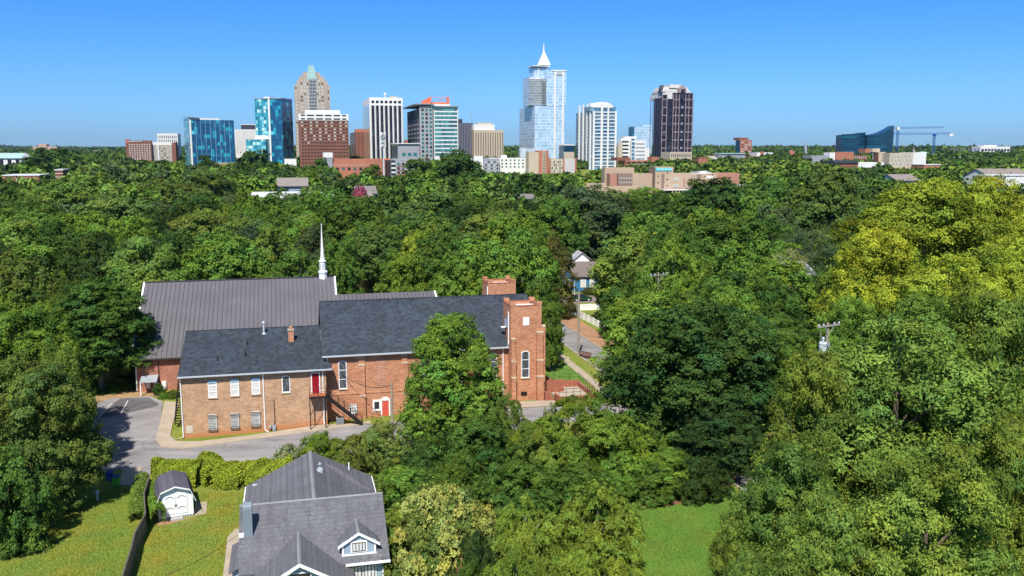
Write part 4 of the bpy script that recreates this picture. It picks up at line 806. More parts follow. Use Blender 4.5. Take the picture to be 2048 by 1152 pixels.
# 14 residential tower with white arch
b=Bld('apartment_tower','blue glass apartment tower with white arched crown, right of the tallest skyscraper',1184,1232,1010,1149)
b.dp=min(b.dp,60)
b.body('glass_wall',222,G_STEEL); 
for a,c in ((1185,1188.5),(1200.5,1204.5),(1213.5,1216.5),(1228.5,1232)): b.box('white_pier',b.x(a),b.x(c),-1.0,-.01,0,b.z(208 if a in (1200.5,1213.5) else 222),WH)
for j in range(16):
    z=b.z(331-j*7.1); b.box('floor_slab',b.x(1188.6),b.x(1228.4),-.7,-.011,z-.5,z+.5,WH)
b.box('upper_glass',b.x(1181),b.W-.5,1.5,25,b.z(222)+.01,b.z(213),G_STEEL)
ar=[(b.x(1182),b.z(215))]+[(b.x(1204)-(b.x(1226)-b.x(1182))/2*math.cos(math.pi*i/12),b.z(215)+(b.z(203.5)-b.z(215))*math.sin(math.pi*i/12)) for i in range(13)]
MB().prism(ar,'y',1,12).build('arched_crown',WH,b.e)
for i,y in enumerate((4,16,30,44)):
    b.box('side_pier',-1.4,-.01,y,y+3,0,b.z(206+i*.5),WH)
    for j in range(16): b.box('side_balcony',-1.5,-.02,y+4,y+10,b.z(331-j*7.1)-.4,b.z(331-j*7.1)+.2,GREYP)
# 15 white stepped block
b=Bld('office_block','white stepped office block with window bands beside the arched apartment tower',1242,1288,1000,1236)
b.body('wall',277,WH,x1=b.x(1262)); b.box('front_block',b.x(1259),b.W,-5,20,0,b.z(281),WH); b.box('step_block',b.W,b.x(1297),-3,20,0,b.z(296),WH); b.box('roof_plant',b.x(1252),b.x(1275),4,16,b.z(277),b.z(273),WH)
for j in range(5): b.box('window_band',b.x(1243),b.x(1257),-.2,-.002,b.z(285+j*7.4),b.z(282+j*7.4),WD); b.box('window_band',b.x(1268),b.x(1286),-5.2,-5.002,b.z(289+j*7.4),b.z(286.5+j*7.4),GREYP); b.box('corner_glass',b.x(1260),b.x(1266),-5.2,-5.002,b.z(289.5+j*7.4),b.z(284+j*7.4),G_STEEL)
b.box('brick_wing',b.x(1233),b.x(1241),-6,-2,0,b.z(286),CREAM)
# 16 blue glass behind
b=Bld('office_tower','sky blue glass office behind the white stepped block, left of the dark granite tower',1268,1303,1250,1254)
b.body('glass_wall',253,G_PALE); b.body('side_glass',253,G_BLUE,x0=-.3,x1=-.01,y0=.2); b.box('roof_screen',b.x(1286),b.W,2,20,b.z(253),b.z(249.5),G_PALE)
# 17 dark granite tower
b=Bld('skyscraper','dark granite and glass skyscraper with pale stepped metal roof',1321,1384,1030,1303)
b.dp=min(b.dp,50)
b.body('glass_wall',198,G_DARK,x1=b.W); b.box('projecting_bay',b.x(1342),b.x(1381),-2.5,-.01,0,b.z(186),G_DARK); b.box('projecting_bay',b.x(1320),b.x(1330),-1.8,-.01,0,b.z(190),G_DARK)
for px in (1320.5,1329.5,1341.5,1347,1353.5,1366,1372.5,1380): b.box('granite_rib',b.x(px),b.x(px+1.1),-3.1 if px>1340 else -2.3,-2.51 if px>1340 else -1.81,0,b.z(189),PINK)
for r_ in (199,215,231,247.5,264,280,296):
    b.box('granite_band',b.x(1341.5),b.x(1354.5),-2.9,-2.52,b.z(r_+1),b.z(r_-.6),PINK); b.box('granite_band',b.x(1366),b.x(1381),-2.9,-2.52,b.z(r_+1),b.z(r_-.6),PINK); b.box('granite_band',b.x(1320.5),b.x(1330.5),-2.2,-1.82,b.z(r_+1),b.z(r_-.6),PINK)
    b.box('bay_panel',b.x(1358.5),b.x(1362),-2.75,-2.52,b.z(r_+1.2),b.z(r_-1.6),COPPER)
for y in (3,10,17,24,31): b.box('side_rib',-.5,-.01,y,y+.8,0,b.z(193),M('rib_purple',(.10,.075,.10),.6))
zt=b.z(190)
b.box('side_wall',-.3,-.01,0,b.dp,0,b.z(196),M('navy_side',(.022,.028,.055),.6,.1,.1))
def hip(x0,x1,y0,y1,z0,z1,ix,iy,name='metal_roof',m=COPPER): MB().add([(x0,y0,z0),(x1,y0,z0),(x1,y1,z0),(x0,y1,z0),(x0+ix,y0+iy,z1),(x1-ix,y0+iy,z1),(x1-ix,y1-iy,z1),(x0+ix,y1-iy,z1)],[(4,5,6,7),(0,1,5,4),(1,2,6,5),(2,3,7,6),(3,0,4,7)]).build(name,m,b.e)
hip(0,b.W,0,38,b.z(198),b.z(186),2,2); hip(1.5,b.W-2,2.5,34,b.z(186),b.z(181),.4,.4); hip(2,b.W-4,3,33,b.z(181),b.z(173),2.5,2.5); hip(b.x(1338),b.x(1362),3,30,b.z(176),b.z(168.5),1,1.5)
gx0,gx1=b.x(1353.5),b.x(1367)
MB().add([(gx0,-3.2,b.z(186)),(gx1,-3.2,b.z(186)),(gx1,-3.2,b.z(177)),((gx0+gx1)/2,-3.2,b.z(170)),(gx0,-3.2,b.z(177)),(gx0,8,b.z(186)),(gx1,8,b.z(186)),(gx1,8,b.z(177)),((gx0+gx1)/2,8,b.z(170)),(gx0,8,b.z(177))],[(0,1,2,3,4),(2,7,8,3),(4,3,8,9),(1,6,7,2),(5,0,4,9)]).build('gable',PINK,b.e)
b.box('arched_window',b.x(1356),b.x(1364.5),-3.5,-3.21,b.z(202),b.z(178),G_DARK)
MB().add([(0,2,b.z(186)),(0,12,b.z(186)),(0,7,b.z(170)),(5,2,b.z(186)),(5,12,b.z(186)),(5,7,b.z(170))],[(0,2,1),(0,3,5,2),(1,2,5,4)]).build('side_gable',DKG,b.e)
b=Bld('office_block','low cream stone block at the foot of the dark granite skyscraper',1340,1384,960,None,depth=24)
b.body('wall',304,CREAM); b.grid('f',1,b.W-1,10,b.z(316),b.z(306),1,.4,.6,[WD])
# 18 brick parking deck
b=Bld('parking_garage','red brick parking garage below the dark granite skyscraper',1252,1311,900,1233)
b.body('wall',321,BRN2,x1=b.W); b.box('stair_tower',b.x(1304),b.x(1318),-1,12,0,b.z(314),BRN2)
for r_ in (325,331): 
    for i in range(5): b.box('deck_opening',b.x(1253+i*11),b.x(1262+i*11),-.12,-.002,b.z(r_+1.7),b.z(r_-1.2),WD)
b.box('stone_band',b.x(1262),b.W,-.25,-.002,b.z(329),b.z(328),WH); b.box('open_deck',b.x(1236),b.x(1262),2,20,b.z(321),b.z(315),BRN)
# 20 distant brick+glass, curved glass, white banded
b=Bld('office_block','dark glass and red brick block standing alone right of the granite skyscraper',1480,1503,1700,1466)
b.body('brick_wall',280,BRN2); b.body('side_glass',280.5,G_NAVY,x0=-.5,x1=-.01); b.box('plant',b.x(1481),b.x(1500),8,30,b.z(280),b.z(275),BRN); b.grid('f',1,b.W-1,3,b.z(305),b.z(283),5,.6,.4,[WG,WD])
b=Bld('glass_office','curved dark blue glass office with swooping roofline near the cranes',1682,1745,1500,None,th=2,depth=30)
n=14
def curve_wall(px0,px1,r0,r1,y0,bul,name):
    m=MB(); pts=[]
    for i in range(n+1):
        t=i/n; x=b.x(px0)+(b.x(px1)-b.x(px0))*t; y=y0-bul*math.sin(math.pi*t); rr=r0+(r1-r0)*(t**2 if r1<r0-8 else t); pts.append((x,y,b.z(rr)))
    vs=[(p[0],p[1],0) for p in pts]+[p for p in pts]+[(p[0],y0+22,0) for p in pts]+[(p[0],y0+22,p[2]) for p in pts]; k=n+1
    fs=[(i,i+1,k+i+1,k+i) for i in range(n)]+[(k+i,k+i+1,3*k+i+1,3*k+i) for i in range(n)]+[(0,k,3*k,2*k),(n,2*k+n,3*k+n,k+n)]
    return m.add(vs,fs).build(name,G_NAVY,b.e)
curve_wall(1681,1729,270,266,0,8,'glass_wall'); curve_wall(1727,1779,270,251.5,-12,10,'glass_wall'); MB().tube([(b.x(1681),-1,b.z(269.5)),(b.x(1705),-8,b.z(267)),(b.x(1729),-1,b.z(265.5))],1.0,5).build('roof_edge',G_STEEL,b.e)
MB().tube([(b.x(1774),-12,b.z(300)),(b.x(1779),-12,b.z(251))],.8,5).build('edge_fin',GREYP,b.e)
b=Bld('office_block','long white office building with dark window bands on the right horizon',1961,2020,1900,1932)
b.body('wall',293,WH); 
for i in range(9): b.box('window_bay',b.x(1963+i*6.4),b.x(1967.6+i*6.4),-.4,-.01,b.z(302),b.z(298),WD)
for i in range(10): b.box('side_slot',-.4,-.01,4+i*9,8+i*9,b.z(312),b.z(297),GREYP)
b.box('roof_plant',b.x(1975),b.x(2000),10,30,b.z(293),b.z(290.5),WH)
# cranes
def crane(px,r_top,r_jib,xl,xr,D,label,r0=330):
    p=at_y(px,r_top,D); zg=ht(p[0],D); e=empty('tower_crane',(p[0],D,zg),0,label,'crane'); zt=p[2]-zg; u=D/F
    m=MB(); s=1.4; 
    for dx,dy in ((-s,-s),(s,-s),(s,s),(-s,s)): m.tube([(dx,dy,0),(dx,dy,zt)],.3,4)
    k=int(zt/5)
    for i in range(k): a=-s if i%2 else s; m.tube([(a,-s,i*5),(-a,-s,i*5+5)],.22,4); m.tube([(a,s,i*5),(-a,s,i*5+5)],.22,4)
    m.build('mast',CRANEB,e)
    zj=at_y(px,r_jib,D)[2]-zg; x0=(xl-px)*u; x1=(xr-px)*u; j=MB()
    def zl(x): return zj+ (x*.012 if xr-px>0 else 0)
    nn=int(abs(x1-x0)/4)
    j.tube([(x0,-1,zj),(x1,-1,zj+(.03*(x1)) )],.28,4); j.tube([(x0,0,zj+2.6),(x1,0,zj+1.6+.03*x1)],.28,4)
    for i in range(nn): xa=x0+(x1-x0)*i/nn; xb=x0+(x1-x0)*(i+1)/nn; j.tube([(xa,-1,zj+(.03*xa if xa>0 else 0)),(xb,0,zj+2.2+(.03*xb if xb>0 else 0))],.22,3)
    j.build('jib',CRANEB,e); return e,u,zj
e,u,zj=crane(1796,256,258,1776,1886,1600,'blue tower crane standing just right of the curved glass office')
MB().box(-2.5,2.5,-2,2,zj-2,zj+3.5).build('cab',WH,e)
e,u,zj=crane(1869,268,269,1782,1903,1500,'lower blue tower crane with its counterweight pointing right')
MB().box(-2.2,2.2,-2,2,zj-3,zj+1).build('cab',CRANEB,e); MB().box(24,30,-1.5,1.5,zj-2.5,zj+1.5).build('counterweight',WH,e)
# churches and spires on the right horizon
def spire(px,rt,rb,D,label,wide=6,m=None):
    p=at_y(px,rt,D); zg=ht(p[0],D); e=empty('church_spire',(p[0],D,zg),0,label,'church'); zt=p[2]-zg; zb=at_y(px,rb,D)[2]-zg; w=wide*D/F/2
    MB().box(-w,w,-w,w,0,zb).build('tower',m or BRN2,e); MB().lathe(0,0,[(w*1.2,zb),(w*.45,zb+(zt-zb)*.5),(.1,zt)],8,.5).build('spire',m or PATINA,e)
spire(1612,279,296,1300,'slender grey church spire on the horizon left of the curved glass office',5,GREYP); spire(1828,293,303,1350,'small reddish church spire above the pale school building',4,PINK)
# mid-ground right cluster
b=Bld('apartment_block','red brick apartment block with tan end left of the long pale block',1758,1784,900,1740,cat='building')
b.body('tan_wall',304,CREAM,x1=b.x(1771)); b.box('pale_wall',b.x(1771),b.W,0,20,0,b.z(306),WH); b.box('brick_side',-.4,-.01,0,b.dp,0,b.z(305),BRN); b.box('penthouse',b.x(1750),b.x(1765),4,14,b.z(304),b.z(297),CREAM); b.box('brick_penthouse',b.x(1741),b.x(1750),8,20,b.z(306),b.z(297.5),BRN2)
b=Bld('school_block','long pale block with rows of windows right of centre near the horizon',1780,1852,890,None,depth=20)
b.body('wall',306,CREAM,x1=b.x(1826)); b.grid('f',1,b.x(1824),14,b.z(332),b.z(308),3,.5,.6,[WG,GREYP],limit=42); b.box('end_wall',b.x(1826),b.W,-1,20,0,b.z(305),WH)
b=Bld('brick_block','low red brick block with grey wing beside the brick apartment block',1673,1708,950,None,depth=20)
b.body('wall',304,BRN2); b.box('grey_wing',b.x(1626),-.01,2,18,0,b.z(311),GREYP); b.box('white_house',b.x(1661),b.x(1672),1,12,0,b.z(305),WH); b.box('right_wing',b.W,b.x(1740),4,18,0,b.z(311),BRN)
b.grid('f',b.W+1,b.x(1739),7,b.z(318),b.z(312),1,.4,.6,[WG],off=4)
b=Bld('low_warehouse','low white and dark roofed row in front of the red brick block',1670,1768,820,None,depth=25)
b.body('wall',326,BRN,x1=b.x(1717)); b.box('white_wall',b.x(1717),b.W,-1,20,0,b.z(325),WH); b.box('dark_roof',-.5,b.x(1716.8),-1,22,b.z(326)+.01,b.z(321.5),DKG); b.box('end_pavilion',b.x(1762),b.x(1769),-3,-1.01,0,b.z(330),WH)
b=Bld('dome_hall','shallow green domed hall behind the long pale block',1846,1880,1250,None,depth=40)
MB().lathe(b.W/2,18,[(b.W*.55,0),(b.W*.55,b.z(312)),(b.W*.45,b.z(308)),(b.W*.25,b.z(304.5)),(.5,b.z(303))],16).build('dome_roof',PATINA,b.e)
def low(name,label,a,c,rt,D,m,roofm=None,rr=None,depth=16,th=13.5,gable=False,win=0):
    b=Bld(name,label,a,c,D,None,th,depth=depth); z=b.z(rt)
    if gable:
        zr=b.z(rr); b.body('wall',rt,m); MB().slab([(-.5,-.8,z-.2),(b.W+.5,-.8,z-.2),(b.W+.5,depth/2,zr),(-.5,depth/2,zr)],.2).slab([(-.5,depth/2,zr),(b.W+.5,depth/2,zr),(b.W+.5,depth+.8,z-.2),(-.5,depth+.8,z-.2)],.2).build('roof',roofm,b.e)
        for gx in (0,b.W): MB().prism([(0,z-.3),(depth,z-.3),(depth/2,zr-.25)],'x',gx-.05,gx+.05).build('gable',m,b.e)
    else:
        b.body('wall',rt,m)
        if roofm: b.box('roof',-.3,b.W+.3,-.3,depth,z+.005,z+.6,roofm)
    if win: b.grid('f',.8,b.W-.8,win,z-4.2,z-.8,1,.5,.6,[WD,WG])
    return b
RG=M('far_grey_roof',(.20,.18,.17),.9,.1,.2); RW=M('far_white_roof',(.62,.62,.62),.8,.08,.2)
low('white_hall','large white hall with taupe roof at the right edge',1990,2075,356,440,WH,M('taupe_roof',(.25,.21,.19),.9,.08,.2),338,22,gable=True)
b=low('white_annex','white flat annex with grey door in front of the taupe roofed hall',1975,2060,352,405,WH,RW,depth=8); b.box('grey_panel',b.x(1982),b.x(1990),-.2,-.002,b.z(363),b.z(352.5),GREYP)
low('long_house','white gabled house with taupe roof poking out of the trees, far right',1798,1842,360,430,WH,M('taupe_roof',(.25,.21,.19),.9,.08,.2),349,14,gable=True)
low('brick_row','low brick row with white roof right of the long pale block',1850,1935,330,760,BRN2,RW,depth=16)
low('flat_block','low flat block with white roof in front of the white banded office',1888,1945,315,1100,GREYP,RW)
low('brick_school','low red brick school with white flat roofs at the far left',0,74,352,470,BRN2,RW,depth=22,win=12)
b=low('brick_hall','red brick hall end with white coping beside the far left school',107,122,341,460,BRN,RW,depth=14)
for r_ in (347,354): b.box('white_band',-.1,b.W+.1,-.15,-.002,b.z(r_+.5),b.z(r_-.5),WH)
low('shop_roof','small white shop roof among trees above the left treeline',280,330,361,520,WH,RW,depth=12)
b=Bld('museum','pale stone temple-like hall with green gabled roof at the left edge',-40,42,800,None,depth=30)
b.body('wall',317,WH); z=b.z(316); MB().slab([(-2,-1,z),(b.W,-1,z),(b.W,12,b.z(306)),(-2,12,b.z(306))],.4).slab([(-2,12,b.z(306)),(b.W,12,b.z(306)),(b.W,26,z),(-2,26,z)],.4).build('roof',PATINA,b.e)
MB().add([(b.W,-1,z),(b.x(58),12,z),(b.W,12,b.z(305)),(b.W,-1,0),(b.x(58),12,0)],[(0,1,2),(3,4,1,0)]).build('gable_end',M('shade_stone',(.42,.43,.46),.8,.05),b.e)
for i in range(6): b.box('dark_opening',b.W-5-i*6.5,b.W-2-i*6.5,-.2,-.002,0,b.z(319),WD)
b=Bld('distant_block','sprawling tan complex on the far left horizon',66,114,3200,None,depth=60); b.body('wall',293,M('far_tan',(.55,.36,.27),.9,.1,.02)); b.box('centre_block',b.x(78),b.x(94),-4,40,0,b.z(288),M('far_tan',(.5,.3,.2)))
b=Bld('distant_block','tiny tan block on the wooded left horizon',187,198,2200,None,depth=30); b.body('wall',300.5,CREAM)
# centre low-rise
b=Bld('apartment_block','white apartment row with square windows below the cream ribbed block',978,1076,860,None,depth=22)
b.body('wall',316,WH); b.grid('f',b.x(1000),b.x(1075),9,b.z(337),b.z(317),3,.35,.45,[WD,WT],limit=27); b.box('blue_bay',b.x(966),b.x(997),-4,-.01,0,b.z(317),GREYP); b.grid('f',b.x(967),b.x(996),5,b.z(340),b.z(320),3,.5,.5,[WD,WG],off=-4,limit=15)
b.box('roof_plant',b.x(1005),b.x(1015),3,9,b.z(316),b.z(310),WH); b.box('cream_wing',b.x(948),b.x(966),0,16,0,b.z(312),WH)
b=Bld('stair_tower','slim tan and brick apartment tower with a column of dark windows, below the tallest skyscraper',1078,1097,820,None,depth=14)
b.body('wall',301,BRN2); b.box('tan_strip',b.x(1085),b.x(1091),-.4,-.002,0,b.z(303),CREAM); b.grid('f',b.x(1086),b.x(1090),1,b.z(350),b.z(304),9,.7,.5,[WD],off=-.4,limit=9); b.box('cream_block',b.x(1058),-.01,1,12,0,b.z(304),CREAM)
b=Bld('apartment_block','tan brick and white apartment row right of the slim brick stair tower',1098,1153,840,None,depth=18)
b.body('wall',318,CREAM,x1=b.x(1127)); b.box('glass_wing',b.x(1127),b.W,0,18,0,b.z(318),M('pale_panel',(.52,.50,.50),.6,.06,.1)); b.grid('f',b.x(1099),b.x(1126),7,b.z(345),b.z(321),4,.5,.6,[WG,WD],limit=28)
for px in (1098,1126,1150): b.box('brick_pier',b.x(px),b.x(px+3),-.5,-.001,0,b.z(316.5),BRN2)
b=Bld('office_block','small dark glass block with white base between the two glass towers',1128,1148,1060,None,depth=20); b.body('glass_wall',291,G_NAVY); b.box('roof_line',-.2,b.W,-.3,20,b.z(291)+.01,b.z(289),WH); b.box('base',-.2,b.W+.2,-.5,-.01,0,b.z(304),CREAM)
b=Bld('brick_block','long red brick building with two rows of windows below the brown hotel',664,770,760,None,depth=22)
b.body('wall',318,BRN2); b.box('lower_front',b.x(666),b.x(700),-10,-3,0,b.z(343),BRN2); b.box('front_wing',b.x(664),b.x(738),-2.9,-.01,0,b.z(331),BRN2)
b.grid('f',b.x(668),b.x(737),6,b.z(354),b.z(332),2,.45,.5,[WT,WD],off=-2.9,limit=12); b.box('coping',b.x(664),b.x(737),-3.1,-.4,b.z(331)+.005,b.z(330),CREAM); b.box('billboard_room',b.x(647),b.x(664),-2,8,0,b.z(315),GREYP); b.box('white_parapet',b.x(646),b.x(665),-2.3,8,b.z(315)+.005,b.z(305),WH)
b=Bld('apartment_block','grey and white modern apartment block with dark balconies below the white striped tower',781,824,740,768)
b.body('wall',320,GREYP); b.body('side_wall',319,DKG,x0=-.4,x1=-.01); b.grid('f',b.x(792),b.x(810),2,b.z(358),b.z(324),4,.5,.55,[WD,WT],limit=8); b.box('balcony_strip',b.x(781.5),b.x(789),-.6,-.01,0,b.z(320),DKG)
for j in range(4): b.box('balcony',b.x(782),b.x(789),-1.6,-.61,b.z(329+j*8.5),b.z(326+j*8.5),WH); b.box('brick_panel',b.x(794),b.x(812),-.25,-.13,b.z(333+j*8.5),b.z(331+j*8.5),BRN2)
b.box('roof_plant',b.x(770),b.x(780),4,12,b.z(320),b.z(317.5),ORANGE)
low('white_hall','small white hall with grey roof between the slim blue tower and the stepped tower',568,592,317,930,WH,DKG,depth=20)
low('office_block','small grey office seen between the white tower and the green glass office',810,820,280,1150,BRN2,None,depth=10)
low('warehouse','long dark roofed building with white parapet across the left middle trees',497,668,392,330,WH,None,depth=18)
b=low('warehouse','dark walled shed row behind the long white parapet',500,640,389,340,DKG,RW,depth=12)
low('house','grey-tan roofed house below the brown brick hotel',553,612,371,400,SIDING,M('tan_grey_roof',(.24,.21,.19),.9,.1,.3),356,12,gable=True)
low('house','pale grey house with gable behind the pink flowering tree',709,750,386,350,GREYP,RG,373,12,gable=True)
low('house','small brick gable in front of the pale grey house',722,740,392,335,BRN2,M('tan_grey_roof',(.24,.21,.19),.9,.1,.3),383,7,gable=True)
low('house','brown-grey hip roof showing through the trees left of the tan school',1040,1070,396,330,CREAM,RG,389,10,gable=True)
low('shed','small grey garage with brown roof among the trees at the left edge',56,96,640,140,M('shed_grey',(.32,.34,.38),.7),M('shed_brown',(.23,.18,.15),.9),629,4,gable=True)
low('house','blue-grey roofed house glimpsed under the yellow-green pecan, right',1880,1935,480,200,WH,M('bluegrey_roof',(.20,.27,.34),.8),463,9,gable=True)
low('house','white house glimpsed in the dark gap left of the transformer pole',1588,1640,548,150,WH,M('pale_roof',(.38,.38,.42),.8),528,8,gable=True)
# tan school (right of centre)
b=Bld('school','large tan brick school with turquoise banner on its tower',1310,1395,560,1293,th=9)
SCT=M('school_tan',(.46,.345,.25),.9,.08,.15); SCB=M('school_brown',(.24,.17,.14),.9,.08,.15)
b.dp=min(b.dp,24)
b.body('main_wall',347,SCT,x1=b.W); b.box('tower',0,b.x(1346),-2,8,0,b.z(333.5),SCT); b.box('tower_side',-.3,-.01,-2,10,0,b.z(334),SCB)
bn=b.box('banner',b.x(1310),b.x(1342),-2.3,-2.01,b.z(341.5),b.z(336.2),M('turquoise_banner',(.02,.55,.66),.6,.03)); 
lettering(b.e,'MOORE SQUARE',1.3,(b.x(1312.5),-2.4,b.z(340)),LETW)
for px,r_ in ((1334,345),(1334,358.5),(1334,371),(1315.5,352),(1315.5,365),(1315.5,377)): MB().prism([(b.x(px)+.45*math.cos(k*math.pi/4),b.z(r_)+.45*math.sin(k*math.pi/4)) for k in range(8)],'y',-2.15,-2.002).build('round_window',WD,b.e)
b.box('groove_panel',b.x(1322),b.x(1328),-2.15,-2.002,b.z(376),b.z(347),SCB)
for r_ in (358,371):
    w0=b.x(1347); 
    for i in range(3): b.box('window',b.x(1347+i*4.4),b.x(1350+i*4.4),-.15,-.002,b.z(r_+2.8),b.z(r_-2.8),WG)
for px in (1370,1380,1385,1390):
    b.box('brick_strip',b.x(px-.8),b.x(px+.8),-.1,-.002,b.z(370),b.z(359),BRN2); b.box('small_window',b.x(px-.8),b.x(px+.8),-.15,-.002,b.z(359),b.z(356.5),WD); b.box('small_window',b.x(px-.8),b.x(px+.8),-.15,-.002,b.z(372.5),b.z(370.2),WD)
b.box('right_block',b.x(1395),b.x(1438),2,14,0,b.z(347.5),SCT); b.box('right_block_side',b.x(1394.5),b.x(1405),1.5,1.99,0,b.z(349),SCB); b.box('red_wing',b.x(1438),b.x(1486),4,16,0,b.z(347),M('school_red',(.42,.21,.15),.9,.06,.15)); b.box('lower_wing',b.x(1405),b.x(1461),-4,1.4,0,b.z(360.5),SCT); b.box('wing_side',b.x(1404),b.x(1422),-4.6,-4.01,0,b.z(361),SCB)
b.box('white_panel',b.x(1417),b.x(1430),1.8,1.998,b.z(358),b.z(352),WH); hip(b.x(1393),b.x(1431),2,14,b.z(347.4),b.z(343),10,4,'pyramid_roof',RW)
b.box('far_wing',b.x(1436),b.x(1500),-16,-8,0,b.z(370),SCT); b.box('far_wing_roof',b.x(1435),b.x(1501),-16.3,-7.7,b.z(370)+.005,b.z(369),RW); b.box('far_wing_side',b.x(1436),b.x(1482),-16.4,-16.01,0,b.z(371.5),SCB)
b.box('left_wing',b.x(1269),-.31,3,14,0,b.z(347.5),SCT); b.box('grey_windows_wall',b.x(1240),b.x(1269),3,14,0,b.z(347),SCB); b.box('left_red',b.x(1226),b.x(1240),6,14,0,b.z(347.5),M('school_red',(.5,.2,.1))); b.box('far_left_wing',b.x(1224),b.x(1284),16,24,0,b.z(336),SCT)
b.grid('f',b.x(1242),b.x(1268),8,b.z(369),b.z(352),2,.4,.4,[WG],off=3,limit=16); b.box('long_low_wing',b.x(1165),b.x(1297),-9,-3,0,b.z(371),SCT); b.box('low_wing_roof',b.x(1165),b.x(1203),-12,-9.01,0,b.z(364),SCT)
b.box('canopy',b.x(1320),b.x(1407),-10,-2.4,b.z(379.5),b.z(378),RW); 
for i in range(9): b.box('portico_pier',b.x(1336+i*6.6),b.x(1338.5+i*6.6),-9.6,-9,0,b.z(379.6),SCT)
b.box('portico_wall',b.x(1330),b.x(1400),-4,-3,0,b.z(379.8),SCB)
low('brick_house','small red brick cottage roof behind the dark trees right of the school',1398,1416,316,850,BRN2,BRN2,depth=10)
b=Bld('office_block','low white and grey blocks in the trees right of the granite skyscraper',1416,1470,1050,None,depth=20); b.body('wall',312,CREAM,x1=b.x(1430)); b.box('white_wing',b.x(1425),b.x(1443),-4,-.01,0,b.z(315),WH); b.box('green_roof_wing',b.x(1440),b.W+14,2,16,0,b.z(308),GREYP); b.box('pale_roof',b.x(1440),b.W+14,1,17,b.z(308)+.01,b.z(306),PATINA)
b=Bld('office_block','white flat block with brick gable on the horizon right of the lone brick block',1514,1546,1100,None,depth=20); b.body('wall',305,WH); b.box('brick_front',b.x(1521),b.x(1527),-1,-.01,0,b.z(303),BRN2); b.box('dark_wing',b.x(1482),-.01,0,12,0,b.z(312),BRN)
spire(1583,300,303,1200,'small red gabled hall on the wooded rise right of the white flat block',10,BRN2)
# ================================================================ ground
def ground_mat():
    m,nt,o=newmat('ground_turf'); g=N(nt,'ShaderNodeNewGeometry').outputs['Position']
    n1=noise(nt,g,.12,4); n2=noise(nt,g,1.3,4,.7); n3=noise(nt,g,9.0,3,.7)
    f=math_(nt,'ADD',math_(nt,'MULTIPLY',n1,.45),math_(nt,'ADD',math_(nt,'MULTIPLY',n2,.3),math_(nt,'MULTIPLY',n3,.25)))
    c=ramp(nt,f,[(.36,(.30,.26,.09)),(.45,(.22,.24,.045)),(.53,(.155,.205,.03)),(.63,(.09,.15,.02))])
    c=mixc(nt,ramp(nt,n2,[(.57,0.0),(.70,.7)]),c,(.40,.29,.13))
    finish(nt,o,c,.95,.1,bump=n3,bstr=.8,bdist=.08); return m
TURF=ground_mat()
def lines(lo,hi,st,far):
    a=list(np.arange(lo,hi+.1,st)); l=[lo]; k=st
    while l[-1]>-far: k*=1.35; l.append(l[-1]-k)
    r=[hi]; k=st
    while r[-1]<far: k*=1.35; r.append(r[-1]+k)
    return sorted(set([round(x,3) for x in l[1:]+a+r[1:]]))
xs=lines(-70,60,2,9000); ys=[y for y in lines(56,216,2,13000) if y>-2500]
X,Y=np.meshgrid(xs,ys); Z=hts(X,Y); nx_,ny_=len(xs),len(ys)
me=bpy.data.meshes.new('ground'); me.from_pydata(np.stack([X.ravel(),Y.ravel(),Z.ravel()],1).tolist(),[],[(j*nx_+i,j*nx_+i+1,(j+1)*nx_+i+1,(j+1)*nx_+i) for j in range(ny_-1) for i in range(nx_-1)])
me.materials.append(TURF); go=bpy.data.objects.new('ground',me); COL.objects.link(go); tag(go,kind='structure')
import bmesh
def sheet(name,pts,mat,off,kind_='structure',thick=0,label=None,cat=None):
    bm=bmesh.new(); vs=[bm.verts.new((p[0],p[1],0)) for p in pts]; f=bm.faces.new(vs)
    if f.normal.z<0: f.normal_flip()
    bmesh.ops.triangulate(bm,faces=bm.faces[:])
    bx=[p[0] for p in pts]; by=[p[1] for p in pts]
    for x in xs:
        if min(bx)<x<max(bx): bmesh.ops.bisect_plane(bm,geom=bm.verts[:]+bm.edges[:]+bm.faces[:],plane_co=(x,0,0),plane_no=(1,0,0))
    for y in ys:
        if min(by)<y<max(by): bmesh.ops.bisect_plane(bm,geom=bm.verts[:]+bm.edges[:]+bm.faces[:],plane_co=(0,y,0),plane_no=(0,1,0))
    hz=hts([v.co.x for v in bm.verts],[v.co.y for v in bm.verts])
    for v,z in zip(bm.verts,hz): v.co.z=z+off
    bm.normal_update()
    for fc in bm.faces:
        if fc.normal.z<0: fc.normal_flip()
    if thick:
        r=bmesh.ops.extrude_face_region(bm,geom=bm.faces[:]); 
        for v in [g for g in r['geom'] if isinstance(g,bmesh.types.BMVert)]: v.co.z-=0
        for v in bm.verts: pass
    me=bpy.data.meshes.new(name); bm.to_mesh(me); bm.free(); me.materials.append(mat)
    o=bpy.data.objects.new(name,me); COL.objects.link(o); return tag(o,label,cat,kind=kind_)
